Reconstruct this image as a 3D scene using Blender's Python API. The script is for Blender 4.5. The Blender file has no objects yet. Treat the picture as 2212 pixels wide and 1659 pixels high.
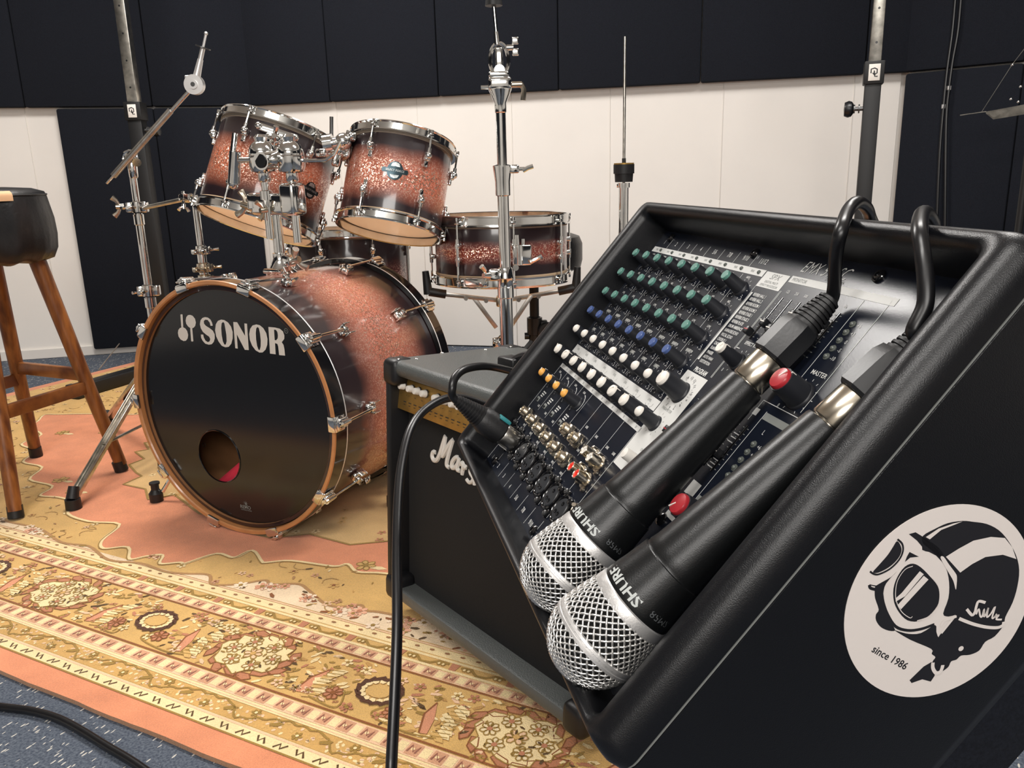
import bpy, bmesh, math, random
from mathutils import Vector, Matrix, geometry
sc = bpy.context.scene
COL = sc.collection
PI = math.pi
rnd = random.Random(7)

# ---------------------------------------------------------------- camera
F = 1750.0; CX, CY = 1106.0, 829.5
CAMZ = 0.8
WR = Matrix(((1.0, -0.027, 0.0), (-0.007, -0.252, 0.968), (-0.026, -0.967, -0.252)))
_d = Vector((184, 6728, F)).normalized()                    # world down seen by the camera
_fy = (Vector((0, 0, 1)) - _d * _d.z).normalized()
_fx = _d.cross(_fy)
if _fx.x < 0: _fx = -_fx
WR = Matrix((_fx, _fy, -_d))                                # camera axes (x right, y down, z forward) -> world
cam = bpy.data.cameras.new('camera'); co = bpy.data.objects.new('camera', cam); COL.objects.link(co)
cam.sensor_fit = 'HORIZONTAL'; cam.sensor_width = 36; cam.lens = F / 2212 * 36
cam.clip_start = 0.02; cam.clip_end = 60
cr = WR @ Vector((1, 0, 0)); cu = -(WR @ Vector((0, 1, 0))); cf = WR @ Vector((0, 0, 1))
co.matrix_world = Matrix(((cr.x, cu.x, -cf.x, 0), (cr.y, cu.y, -cf.y, 0), (cr.z, cu.z, -cf.z, CAMZ), (0, 0, 0, 1)))
sc.camera = co
# ---------------------------------------------------------------- world, lamps, exposure
w = bpy.data.worlds.new('world'); sc.world = w; w.use_nodes = True
w.node_tree.nodes['Background'].inputs[0].default_value = (0.8, 0.85, 1, 1)
w.node_tree.nodes['Background'].inputs[1].default_value = 0.02
sc.view_settings.view_transform = 'Standard'; sc.view_settings.look = 'None'
sc.view_settings.exposure = 0.0; sc.view_settings.gamma = 1; sc.view_settings.use_curve_mapping = False
def area(name, loc, tgt, sx, sy, power, colr=(1, .96, .9)):
    l = bpy.data.lights.new(name, 'AREA'); l.shape = 'RECTANGLE'; l.size = sx; l.size_y = sy; l.energy = power; l.color = colr
    o = bpy.data.objects.new(name, l); COL.objects.link(o); o.location = loc
    o.rotation_euler = (Vector(tgt) - Vector(loc)).to_track_quat('-Z', 'Y').to_euler(); return o
WHT_ = (1, .965, .925)
area('ceiling_lamp_back', (-0.95, 2.55, 2.46), (-0.95, 2.55, 0), 1.1, 0.5, 58, WHT_)
area('ceiling_lamp_front', (-0.65, -0.3, 2.46), (-0.65, -0.3, 0), 1.2, 0.4, 34, WHT_)
area('fill_light_right', (0.95, 1.75, 2.46), (0.95, 1.75, 0), 0.9, 0.4, 34, WHT_)  # added fill, no known fixture: brightens the back wall and its lower part
area('fill_light_behind', (-0.2, -1.75, 1.75), (0.0, 2.5, 0.75), 1.8, 0.7, 42, WHT_)  # added soft fill behind the camera for low walls and camera-facing sides, no known lamp

# ---------------------------------------------------------------- rays
def ray(px, py): return WR @ Vector(((px - CX) / F, (py - CY) / F, 1.0))
O0 = Vector((0, 0, CAMZ))
def atz(px, py, z=0.0):
    d = ray(px, py); return O0 + d * ((z - CAMZ) / d.z)
def aty(px, py, y):
    d = ray(px, py); return O0 + d * (y / d.y)
def atd(px, py, t): return O0 + ray(px, py) * t
def onplane(px, py, C, n):
    d = ray(px, py); return O0 + d * ((C - O0).dot(n) / d.dot(n))

# ---------------------------------------------------------------- materials
def new_mat(name):
    m = bpy.data.materials.new(name); m.use_nodes = True
    return m, m.node_tree, m.node_tree.nodes['Principled BSDF']
def mat(name, c, rough=0.5, metal=0.0, bump=0, bscale=200, bdist=0.001, var=0, vscale=8, coat=0, spec=0.5, c2=None, stretch=None):
    m, nt, b = new_mat(name)
    b.inputs['Base Color'].default_value = (*c, 1); b.inputs['Roughness'].default_value = rough
    b.inputs['Metallic'].default_value = metal; b.inputs['Coat Weight'].default_value = coat
    b.inputs['Coat Roughness'].default_value = 0.08; b.inputs['Specular IOR Level'].default_value = spec
    tc = nt.nodes.new('ShaderNodeTexCoord'); src = tc.outputs['Object']
    if stretch:
        mp = nt.nodes.new('ShaderNodeMapping'); mp.inputs['Scale'].default_value = stretch
        nt.links.new(src, mp.inputs['Vector']); src = mp.outputs['Vector']
    if bump:
        n = nt.nodes.new('ShaderNodeTexNoise'); n.inputs['Scale'].default_value = bscale; n.inputs['Detail'].default_value = 3
        nt.links.new(src, n.inputs['Vector'])
        bp = nt.nodes.new('ShaderNodeBump'); bp.inputs['Strength'].default_value = bump; bp.inputs['Distance'].default_value = bdist
        nt.links.new(n.outputs['Fac'], bp.inputs['Height']); nt.links.new(bp.outputs['Normal'], b.inputs['Normal'])
    if var or c2:
        n = nt.nodes.new('ShaderNodeTexNoise'); n.inputs['Scale'].default_value = vscale; n.inputs['Detail'].default_value = 5
        nt.links.new(src, n.inputs['Vector'])
        r = nt.nodes.new('ShaderNodeValToRGB'); r.color_ramp.elements[0].position = .35; r.color_ramp.elements[1].position = .65
        r.color_ramp.elements[0].color = (*[x * (1 - var) for x in c], 1)
        r.color_ramp.elements[1].color = (*(c2 or [min(1, x * (1 + var)) for x in c]), 1)
        nt.links.new(n.outputs['Fac'], r.inputs['Fac']); nt.links.new(r.outputs['Color'], b.inputs['Base Color'])
    return m
M = {}
M['chrome'] = mat('chrome', (.78, .78, .76), .1, 1, var=.06, vscale=30)
M['chrome_dull'] = mat('worn_chrome', (.6, .58, .54), .28, 1, var=.2, vscale=25)
M['steel'] = mat('brushed_steel', (.5, .48, .43), .3, 1, var=.25, vscale=40)
M['nickel'] = mat('nickel', (.62, .56, .46), .22, 1)
M['silver'] = mat('silver_paint', (.8, .79, .78), .38, .75, bump=.1, bscale=900)
M['gunmetal'] = mat('gunmetal', (.12, .12, .12), .35, .8)
M['wall'] = mat('painted_board', (.8, .765, .72), .85, bump=.08, bscale=300, var=.02, vscale=3)
M['skirt'] = mat('baseboard_paint', (.75, .71, .66), .6, var=.02)
M['foam'] = mat('dark_fabric_panel', (.0095, .0112, .0165), .95, bump=.5, bscale=900, bdist=.0008, var=.25, vscale=600, spec=.2)
M['ceil'] = mat('ceiling_paint', (.78, .76, .72), .9, var=.03)
M['blackmetal'] = mat('black_powder_coat', (.0045, .0045, .005), .5, .0, bump=.1, bscale=700)
M['rubber'] = mat('black_rubber', (.007, .007, .008), .5, bump=.15, bscale=500)
M['blackplastic'] = mat('black_plastic', (.006, .0065, .008), .35, bump=.05, bscale=500)
M['case'] = mat('textured_black_plastic', (.0036, .004, .0054), .31, bump=.3, bscale=1900, bdist=.0004, spec=.38)
M['panel'] = mat('navy_black_panel', (.0075, .0098, .017), .25, bump=.03, bscale=900, spec=.36)
M['knob'] = mat('knob_charcoal', (.014, .015, .019), .42, bump=.05, bscale=400)
M['print'] = mat('white_print', (.62, .62, .6), .6)
M['greyprint'] = mat('grey_print', (.2, .21, .2), .6)
M['dimprint'] = mat('dim_print', (.05, .05, .055), .6)
M['cap_green'] = mat('cap_green', (.1, .24, .2), .3)
M['cap_blue'] = mat('cap_blue', (.06, .1, .26), .3)
M['cap_white'] = mat('cap_white', (.72, .68, .62), .45)
M['cap_yellow'] = mat('cap_yellow', (.75, .36, .07), .45)
M['cap_red'] = mat('cap_red', (.36, .02, .028), .3)
M['white'] = mat('white_plastic', (.72, .69, .64), .45)
M['teal'] = mat('teal_plastic', (.03, .22, .24), .4)
M['rca_red'] = mat('red_plastic', (.75, .05, .03), .35)
M['woodhoop'] = mat('maple_hoop', (.46, .2, .075), .35, var=.15, vscale=20, coat=.3, stretch=(1, 1, 6))
M['innerwood'] = mat('inner_wood', (.3, .14, .06), .5, var=.2, vscale=12)
M['blackgloss'] = mat('black_gloss', (.005, .005, .006), .12, coat=.6)
M['basshead'] = mat('black_drumhead', (.0045, .0048, .006), .16, spec=.6)
M['tanhead'] = mat('amber_drumhead', (.9, .66, .44), .35, var=.06, vscale=9, coat=.2)
M['whitehead'] = mat('coated_drumhead', (.5, .48, .44), .5)
M['redfoam'] = mat('red_cushion', (.55, .02, .05), .8, bump=.3, bscale=300)
M['logo'] = mat('logo_white', (.6, .57, .53), .6)
M['badge'] = mat('badge_dark', (.03, .05, .06), .25, .8)
M['badgelt'] = mat('badge_light', (.45, .48, .48), .35, .7)
M['stoolwood'] = mat('stained_wood', (.1, .027, .007), .36, bump=.2, bscale=60, c2=(.3, .105, .024), vscale=9, stretch=(6, 6, .9))
M['stoolwood2'] = mat('stained_wood_rail', (.1, .027, .007), .36, bump=.2, bscale=60, c2=(.3, .105, .024), vscale=14)
M['leather'] = mat('black_leatherette', (.006, .006, .007), .38, bump=.3, bscale=120, bdist=.002)
M['tanpatch'] = mat('torn_backing', (.75, .45, .25), .8)
M['vinyl'] = mat('amp_vinyl', (.075, .082, .08), .42, bump=.7, bscale=420, bdist=.001, spec=.6)
M['grille'] = mat('amp_grille_cloth', (.004, .004, .0045), .9, bump=.4, bscale=900)
M['gold'] = mat('gold_panel', (.42, .25, .06), .38, .75, var=.15, vscale=40)
M['corner'] = mat('corner_plastic', (.005, .005, .006), .42)
M['cable'] = mat('black_cable', (.005, .005, .006), .32)
M['sticker'] = mat('sticker_offwhite', (.68, .625, .59), .6, bump=.05, bscale=600)
M['ink'] = mat('sticker_ink', (.007, .007, .01), .5)
M['micbody'] = mat('mic_dark_metal', (.006, .0065, .007), .33, .2, bump=.08, bscale=1500)
M['mictext'] = mat('mic_lettering', (.42, .44, .43), .5)
M['micdim'] = mat('mic_dim_lettering', (.07, .075, .08), .5)
M['micfoam'] = mat('mic_foam', (.004, .004, .004), .95)
M['green_led'] = mat('led_lens', (.1, .11, .1), .2)
M['wirebright'] = mat('grille_wire', (.74, .73, .71), .3, .85)

M['lining'] = mat('birch_lining', (.7, .52, .34), .6, var=.1)
M['insert'] = mat('socket_insert', (.02, .022, .026), .4)
def shell_mat(name, z0, z1, mid=(.42, .1, .05), edge=(.018, .009, .012), soft=.22, centre=.5):
    """sparkle burst lacquer: copper in the middle of the shell, black at both ends (object space, z = drum axis)"""
    m, nt, b = new_mat(name); N = nt.nodes.new; L = nt.links.new
    tc = N('ShaderNodeTexCoord'); sp = N('ShaderNodeSeparateXYZ'); L(tc.outputs['Object'], sp.inputs[0])
    mr = N('ShaderNodeMapRange'); mr.inputs[1].default_value = z0; mr.inputs[2].default_value = z1; L(sp.outputs['Z'], mr.inputs[0])
    no = N('ShaderNodeTexNoise'); no.inputs['Scale'].default_value = 9; L(tc.outputs['Object'], no.inputs['Vector'])
    ma = N('ShaderNodeMath'); ma.operation = 'MULTIPLY_ADD'; ma.inputs[1].default_value = .16; ma.inputs[2].default_value = -.08; L(no.outputs['Fac'], ma.inputs[0])
    ad = N('ShaderNodeMath'); ad.operation = 'ADD'; L(mr.outputs[0], ad.inputs[0]); L(ma.outputs[0], ad.inputs[1])
    r = N('ShaderNodeValToRGB'); e = r.color_ramp.elements
    e[0].position = centre - soft - .12; e[0].color = (0, 0, 0, 1); e[1].position = centre + soft + .12; e[1].color = (0, 0, 0, 1)
    for p in (centre - soft * .45, centre + soft * .45):
        x = e.new(p); x.color = (1, 1, 1, 1)
    L(ad.outputs[0], r.inputs['Fac'])
    mx = N('ShaderNodeMix'); mx.data_type = 'RGBA'; mx.inputs[6].default_value = (*edge, 1); mx.inputs[7].default_value = (*mid, 1)
    L(r.outputs['Color'], mx.inputs[0])
    vo = N('ShaderNodeTexVoronoi'); vo.inputs['Scale'].default_value = 420; L(tc.outputs['Object'], vo.inputs['Vector'])
    sx = N('ShaderNodeSeparateXYZ'); L(vo.outputs['Color'], sx.inputs[0])
    gt = N('ShaderNodeMath'); gt.operation = 'GREATER_THAN'; gt.inputs[1].default_value = .73; L(sx.outputs['X'], gt.inputs[0])
    g2 = N('ShaderNodeMath'); g2.operation = 'MULTIPLY'; L(gt.outputs[0], g2.inputs[0]); g3 = N('ShaderNodeMath'); g3.operation = 'POWER'; g3.inputs[1].default_value = 2.2; L(r.outputs['Color'], g3.inputs[0]); L(g3.outputs[0], g2.inputs[1])
    m2 = N('ShaderNodeMix'); m2.data_type = 'RGBA'; m2.inputs[7].default_value = (1.0, .7, .56, 1); L(mx.outputs[2], m2.inputs[6]); L(g2.outputs[0], m2.inputs[0])
    L(m2.outputs[2], b.inputs['Base Color'])
    L(g2.outputs[0], b.inputs['Metallic'])
    ge = N('ShaderNodeNewGeometry'); vs = N('ShaderNodeVectorMath'); vs.operation = 'SUBTRACT'; vs.inputs[1].default_value = (.5, .5, .5); L(vo.outputs['Color'], vs.inputs[0])
    sc_ = N('ShaderNodeVectorMath'); sc_.operation = 'SCALE'; sc_.inputs['Scale'].default_value = .9; L(vs.outputs[0], sc_.inputs[0]); s9 = N('ShaderNodeMath'); s9.operation = 'MULTIPLY'; s9.inputs[1].default_value = .95; L(g3.outputs[0], s9.inputs[0]); L(s9.outputs[0], sc_.inputs['Scale'])
    va = N('ShaderNodeVectorMath'); va.operation = 'ADD'; L(ge.outputs['Normal'], va.inputs[0]); L(sc_.outputs[0], va.inputs[1])
    vn = N('ShaderNodeVectorMath'); vn.operation = 'NORMALIZE'; L(va.outputs[0], vn.inputs[0]); L(vn.outputs[0], b.inputs['Normal'])
    b.inputs['Roughness'].default_value = .36; b.inputs['Coat Weight'].default_value = .9; b.inputs['Coat Roughness'].default_value = .1
    L(ge.outputs['Normal'], b.inputs['Coat Normal'])
    return m
def carpet_mat():
    m, nt, b = new_mat('blue_grey_carpet'); N = nt.nodes.new; L = nt.links.new
    tc = N('ShaderNodeTexCoord'); mp = N('ShaderNodeMapping'); mp.inputs['Rotation'].default_value = (0, 0, math.radians(27.3)); L(tc.outputs['Object'], mp.inputs['Vector'])
    ms = N('ShaderNodeMapping'); ms.inputs['Scale'].default_value = (300, 90, 1); L(mp.outputs[0], ms.inputs['Vector'])
    vo = N('ShaderNodeTexVoronoi'); vo.inputs['Scale'].default_value = 1; L(ms.outputs[0], vo.inputs['Vector'])
    sx = N('ShaderNodeSeparateXYZ'); L(vo.outputs['Color'], sx.inputs[0])
    gt = N('ShaderNodeMath'); gt.operation = 'GREATER_THAN'; gt.inputs[1].default_value = .88; L(sx.outputs['X'], gt.inputs[0])
    lt = N('ShaderNodeMath'); lt.operation = 'LESS_THAN'; lt.inputs[1].default_value = .42; L(vo.outputs['Distance'], lt.inputs[0])
    mu = N('ShaderNodeMath'); mu.operation = 'MULTIPLY'; L(gt.outputs[0], mu.inputs[0]); L(lt.outputs[0], mu.inputs[1])
    no = N('ShaderNodeTexNoise'); no.inputs['Scale'].default_value = 260; L(mp.outputs[0], no.inputs['Vector'])
    r = N('ShaderNodeValToRGB'); r.color_ramp.elements[0].position = .3; r.color_ramp.elements[1].position = .7
    r.color_ramp.elements[0].color = (.05, .06, .085, 1); r.color_ramp.elements[1].color = (.13, .15, .18, 1); L(no.outputs['Fac'], r.inputs['Fac'])
    mx = N('ShaderNodeMix'); mx.data_type = 'RGBA'; mx.inputs[7].default_value = (.55, .52, .47, 1); L(r.outputs['Color'], mx.inputs[6]); L(mu.outputs[0], mx.inputs[0])
    L(mx.outputs[2], b.inputs['Base Color']); b.inputs['Roughness'].default_value = .95; b.inputs['Specular IOR Level'].default_value = .1
    bp = N('ShaderNodeBump'); bp.inputs['Strength'].default_value = .7; bp.inputs['Distance'].default_value = .003; L(no.outputs['Fac'], bp.inputs['Height']); L(bp.outputs['Normal'], b.inputs['Normal'])
    return m
def rug_mat():
    """pile colour comes from the motif colours; small noise gives yarn variation and pile relief"""
    m, nt, b = new_mat('rug_pile'); N = nt.nodes.new; L = nt.links.new
    at = N('ShaderNodeVertexColor'); at.layer_name = 'Col'
    tc = N('ShaderNodeTexCoord'); no = N('ShaderNodeTexNoise'); no.inputs['Scale'].default_value = 450; no.inputs['Detail'].default_value = 2; L(tc.outputs['Object'], no.inputs['Vector'])
    n2 = N('ShaderNodeTexNoise'); n2.inputs['Scale'].default_value = 14; n2.inputs['Detail'].default_value = 4; L(tc.outputs['Object'], n2.inputs['Vector'])
    ad = N('ShaderNodeMath'); ad.operation = 'ADD'; L(no.outputs['Fac'], ad.inputs[0]); L(n2.outputs['Fac'], ad.inputs[1])
    mr = N('ShaderNodeMapRange'); mr.inputs[1].default_value = .6; mr.inputs[2].default_value = 1.4; mr.inputs[3].default_value = .78; mr.inputs[4].default_value = 1.18; L(ad.outputs[0], mr.inputs[0])
    mx = N('ShaderNodeVectorMath'); mx.operation = 'SCALE'; L(at.outputs['Color'], mx.inputs[0]); L(mr.outputs[0], mx.inputs['Scale'])
    L(mx.outputs[0], b.inputs['Base Color']); b.inputs['Roughness'].default_value = .95; b.inputs['Specular IOR Level'].default_value = .1
    b.inputs['Sheen Weight'].default_value = .25
    bp = N('ShaderNodeBump'); bp.inputs['Strength'].default_value = .6; bp.inputs['Distance'].default_value = .003; L(no.outputs['Fac'], bp.inputs['Height']); L(bp.outputs['Normal'], b.inputs['Normal'])
    return m
def translucent(m, f=.5):
    nt = m.node_tree; b = nt.nodes['Principled BSDF']; o = nt.nodes['Material Output']; t = nt.nodes.new('ShaderNodeBsdfTranslucent'); x = nt.nodes.new('ShaderNodeMixShader')
    t.inputs['Color'].default_value = (1, .86, .7, 1); x.inputs[0].default_value = f; nt.links.new(b.outputs[0], x.inputs[1]); nt.links.new(t.outputs[0], x.inputs[2]); nt.links.new(x.outputs[0], o.inputs['Surface'])
translucent(M['tanhead'], .6); translucent(M['whitehead'], .8)
M['carpet'] = carpet_mat(); M['rug'] = rug_mat()

# ---------------------------------------------------------------- mesh helpers
def frame(o, z, x=None):
    z = Vector(z).normalized()
    if x is None: x = Vector((1, 0, 0)) if abs(z.x) < .9 else Vector((0, 1, 0))
    x = Vector(x); x = (x - z * x.dot(z)).normalized(); y = z.cross(x); o = Vector(o)
    return Matrix(((x.x, y.x, z.x, o.x), (x.y, y.y, z.y, o.y), (x.z, y.z, z.z, o.z), (0, 0, 0, 1)))
T = Matrix.Translation
class MB:
    def __init__(s): s.v = []; s.f = []; s.c = []
    def add(s, vs, fs, m=None, c=None):
        k = len(s.v); s.v += [tuple(m @ Vector(p)) if m else tuple(p) for p in vs]
        s.f += [tuple(i + k for i in f) for f in fs]
        if c is not None: s.c += [c] * len(fs)
        return s
    def box(s, c, d, m=None):
        x, y, z = c; a, b, e = d[0] / 2, d[1] / 2, d[2] / 2
        vs = [(x + i * a, y + j * b, z + k * e) for i in (-1, 1) for j in (-1, 1) for k in (-1, 1)]
        return s.add(vs, [(0, 1, 3, 2), (4, 6, 7, 5), (0, 4, 5, 1), (2, 3, 7, 6), (0, 2, 6, 4), (1, 5, 7, 3)], m)
    def rbox(s, c, d, r, m=None, seg=2):
        bm = bmesh.new(); bmesh.ops.create_cube(bm, size=1)
        bmesh.ops.scale(bm, vec=d, verts=bm.verts)
        bmesh.ops.bevel(bm, geom=bm.edges[:] , offset=min(r, min(d) * .49), segments=seg, profile=.5, affect='EDGES')
        bm.verts.index_update(); vs = [v.co + Vector(c) for v in bm.verts]; fs = [[v.index for v in f.verts] for f in bm.faces]; bm.free()
        return s.add(vs, fs, m)
    def lathe(s, prof, n=24, m=None, a0=0, a1=None):
        """prof: list of (r, z); closed by caps where r = 0"""
        full = a1 is None; vs = []; fs = []
        na = n if full else n + 1
        for r, z in prof:
            for i in range(na):
                a = a0 + (2 * PI if full else (a1 - a0)) * i / n
                vs.append((r * math.cos(a), r * math.sin(a), z))
        for j in range(len(prof) - 1):
            for i in range(n):
                i2 = (i + 1) % na if full else i + 1
                fs.append((j * na + i, j * na + i2, (j + 1) * na + i2, (j + 1) * na + i))
        return s.add(vs, fs, m)
    def cyl(s, p0, p1, r0, r1=None, n=16, m=None):
        p0 = Vector(p0); p1 = Vector(p1); r1 = r0 if r1 is None else r1
        L = (p1 - p0).length; fm = frame(p0, p1 - p0)
        return s.lathe([(0, 0), (r0, 0), (r1, L), (0, L)], n, (m @ fm) if m else fm)
    def tube(s, pts, r, n=8, m=None, cap=True, closed=False):
        pts = [Vector(p) for p in pts]; N_ = len(pts); vs = []; fs = []
        up = None
        for i, p in enumerate(pts):
            if closed: t = pts[(i + 1) % N_] - pts[i - 1]
            else: t = pts[min(i + 1, N_ - 1)] - pts[max(i - 1, 0)]
            t.normalize()
            if up is None: up = Vector((0, 0, 1)) if abs(t.z) < .9 else Vector((1, 0, 0))
            up = (up - t * up.dot(t)).normalized(); b = t.cross(up)
            rr = r(i / (N_ - 1)) if callable(r) else r
            for k in range(n):
                a = 2 * PI * k / n; vs.append(p + (up * math.cos(a) + b * math.sin(a)) * rr)
        for i in range(N_ if closed else N_ - 1):
            j = (i + 1) % N_
            for k in range(n): fs.append((i * n + k, i * n + (k + 1) % n, j * n + (k + 1) % n, j * n + k))
        if cap and not closed: fs += [tuple(range(n))[::-1], tuple((N_ - 1) * n + k for k in range(n))]
        return s.add(vs, fs, m)
    def sphere(s, c, r, n=12, m=None, sz=1):
        pr = [(math.sin(PI * i / n) * r, -math.cos(PI * i / n) * r * sz) for i in range(n + 1)]
        mm = T(Vector(c)); return s.lathe(pr, 2 * n, (m @ mm) if m else mm)
    def prism(s, poly, z0, z1, m=None, holes=()):
        """flat polygon (with holes) given thickness"""
        loops = [list(poly)] + [list(h) for h in holes]
        allp = [p for l in loops for p in l]
        tri = geometry.tessellate_polygon([[Vector((p[0], p[1], 0)) for p in l] for l in loops])
        n = len(allp); vs = [(p[0], p[1], z0) for p in allp] + [(p[0], p[1], z1) for p in allp]; fs = []
        for t in tri:
            a, b_, c_ = (Vector(allp[i]) for i in t)
            if (b_ - a).cross(c_ - a) < 0: t = (t[0], t[2], t[1])
            fs.append(tuple(i + n for i in t)); fs.append(tuple(reversed(t)))
        k = 0
        for l in loops:
            for i in range(len(l)):
                j = (i + 1) % len(l); fs.append((k + i, k + j, n + k + j, n + k + i))
            k += len(l)
        return s.add(vs, fs, m)
    def flat(s, poly, z=0, m=None, holes=(), c=None):
        loops = [list(poly)] + [list(h) for h in holes]
        allp = [p for l in loops for p in l]
        tri = geometry.tessellate_polygon([[Vector((p[0], p[1], 0)) for p in l] for l in loops]); fs = []
        for t in tri:
            a, b_, c_ = (Vector(allp[i]) for i in t)
            if (b_ - a).cross(c_ - a) < 0: t = (t[0], t[2], t[1])
            fs.append(tuple(t))
        return s.add([(p[0], p[1], z) for p in allp], fs, m, c)
    def stroke(s, pts, w_, z=0, m=None, c=None, closed=False):
        """flat ribbon along a 2d polyline"""
        P = [Vector((p[0], p[1])) for p in pts]; n = len(P); vs = []; fs = []
        for i in range(n):
            a = P[i - 1] if (i or closed) else P[i]; b_ = P[(i + 1) % n] if (i < n - 1 or closed) else P[i]
            t = b_ - a; t = t.normalized() if t.length > 1e-9 else Vector((1, 0)); q = Vector((-t.y, t.x))
            ww = (w_(i / (n - 1)) if callable(w_) else w_) / 2
            vs += [(*(P[i] - q * ww), z), (*(P[i] + q * ww), z)]
        for i in range(n if closed else n - 1):
            j = (i + 1) % n; fs.append((2 * i, 2 * j, 2 * j + 1, 2 * i + 1))
        return s.add(vs, fs, m, c)
    def text(s, body, size, m=None, align='CENTER', ofs=0, sx=1, shear=0, z=0, fn=None):
        key = (body, align, ofs, shear)
        if key not in _tc:
            cu_ = bpy.data.curves.new('lettering', 'FONT'); cu_.body = body; cu_.align_x = align; cu_.align_y = 'CENTER'
            cu_.size = 1; cu_.offset = ofs; cu_.shear = shear; cu_.resolution_u = 2; cu_.fill_mode = 'FRONT'
            ob = bpy.data.objects.new('lettering', cu_); me = ob.to_mesh()
            _tc[key] = ([tuple(v.co) for v in me.vertices], [tuple(p.vertices) for p in me.polygons])
            ob.to_mesh_clear(); bpy.data.objects.remove(ob); bpy.data.curves.remove(cu_)
        vs, fs = _tc[key]
        vs = [(p[0] * size * sx, p[1] * size, z) for p in vs]
        if fn: vs = [fn(p) for p in vs]
        return s.add(vs, fs, m)
    def mesh(s, name, m, smooth=True, ang=38):
        me = bpy.data.meshes.new(name); me.from_pydata(s.v, [], s.f); me.update()
        if m: me.materials.append(m)
        if s.c:
            ca = me.color_attributes.new('Col', 'FLOAT_COLOR', 'CORNER'); vals = []
            for p, c in zip(me.polygons, s.c): vals += [*c, 1.0] * len(p.vertices)
            ca.data.foreach_set('color', vals)
        if smooth:
            me.polygons.foreach_set('use_smooth', [True] * len(me.polygons)); me.set_sharp_from_angle(angle=math.radians(ang))
        return me
    def build(s, name, m, parent=None, loc=None, smooth=True, ang=38, **props):
        me = s.mesh(name, M[m] if isinstance(m, str) else m, smooth, ang)
        return link(name, me, parent, loc, **props)
_tc = {}
def link(name, data, parent=None, loc=None, **props):
    o = bpy.data.objects.new(name, data); COL.objects.link(o)
    if loc is not None: o.matrix_local = loc if isinstance(loc, Matrix) else T(Vector(loc))
    if parent: o.parent = parent
    for k, v_ in props.items(): o[k] = v_
    return o
def thing(name, label, cat, m=None, group=None):
    o = bpy.data.objects.new(name, None); COL.objects.link(o); o.empty_display_size = .05
    if m is not None: o.matrix_world = m if isinstance(m, Matrix) else T(Vector(m))
    o['label'] = label; o['category'] = cat
    if group: o['group'] = group
    return o
def curve(pts, k=6):
    """Catmull-Rom through the points"""
    P = [Vector(p) for p in pts]; out = []
    for i in range(len(P) - 1):
        a = P[max(i - 1, 0)]; b_ = P[i]; c_ = P[i + 1]; d = P[min(i + 2, len(P) - 1)]
        for j in range(k):
            t = j / k; out.append(.5 * ((2 * b_) + (c_ - a) * t + (2 * a - 5 * b_ + 4 * c_ - d) * t * t + (3 * b_ - a - 3 * c_ + d) * t ** 3))
    out.append(P[-1]); return out
def ell(cx, cy, rx, ry, n=20, rot=0):
    c_, s_ = math.cos(rot), math.sin(rot)
    return [(cx + rx * math.cos(2 * PI * i / n) * c_ - ry * math.sin(2 * PI * i / n) * s_, cy + rx * math.cos(2 * PI * i / n) * s_ + ry * math.sin(2 * PI * i / n) * c_) for i in range(n)]
#==PART2==
# ================================================================ ROOM
ZF = 1.14                                                    # lower edge of the upper row of acoustic panels
WL0 = Vector((-2.22, 3.77)); WB0 = Vector((-1.193, 4.016)); WB1 = Vector((1.554, 3.329)); WR1 = Vector((1.855, 3.071))
WL0 = WB0 + (WL0 - WB0).normalized() * 2.0                   # further along, outside the frame
WR1 = WB1 + (WR1 - WB1).normalized() * 1.5
X0, X1, Y0, HC = WL0.x - .02, WR1.x + .02, -1.9, 2.5
b = MB(); b.box(((X0 + X1) / 2, 1.3, -.05), (X1 - X0 + .6, 6.8, .1)); b.build('floor', 'carpet', kind='structure', smooth=False)
b = MB(); b.box(((X0 + X1) / 2, 1.3, HC + .05), (X1 - X0 + .6, 6.8, .1)); b.build('ceiling', 'ceil', kind='structure', smooth=False)
def wall(name, A, B, board_cuts, foam_cuts, low_cuts):
    """wall plane 45 mm behind the line A-B; white boards, upper and (where given) lower dark panels; cuts are metres from A"""
    d = (B - A); L = d.length; d.normalize(); nrm = Vector((d.y, -d.x))          # towards the room
    m = Matrix(((d.x, nrm.x, 0, A.x), (d.y, nrm.y, 0, A.y), (0, 0, 1, 0), (0, 0, 0, 1)))
    bk = MB(); bk.box((L / 2, -.115, HC / 2), (L + .1, .1, HC)); wobj = bk.build(name, 'wall', loc=m, kind='structure', smooth=False)
    for a, c in zip(board_cuts, board_cuts[1:]):
        q = MB(); q.rbox(((a + c) / 2, -.055, HC / 2), (c - a - .0012, .02, HC - .01), .0016, seg=1); q.build('wall_board', 'wall', wobj)
    for a, c in zip(foam_cuts, foam_cuts[1:]):
        if c == foam_cuts[-1]: c += .03
        q = MB(); q.rbox(((a + c) / 2, -.022, ZF + .45), (c - a - .002, .046, .9), .008); q.build('acoustic_panel', 'foam', wobj)
    for a, c in zip(low_cuts, low_cuts[1:]):
        q = MB(); q.rbox(((a + c) / 2, -.026, .03 + (ZF - .035) / 2), (c - a - .002, .04, ZF - .04), .008); q.build('acoustic_panel', 'foam', wobj)
    for c in board_cuts[1:-1]:
        q = MB(); q.rbox((c, -.0445, ZF / 2), (.0035, .004, ZF + .02), .001, seg=1); q.build('joint_bead', 'skirt', wobj)
    if name == 'wall_back': return m
    q = MB(); q.rbox((L / 2, -.04, .024), (L, .014, .048), .003, seg=1); q.build('baseboard_' + name.split('_')[1], 'skirt', loc=m, kind='structure')
    return m
LL = (WB0 - WL0).length; k0 = LL - 1.056
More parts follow.
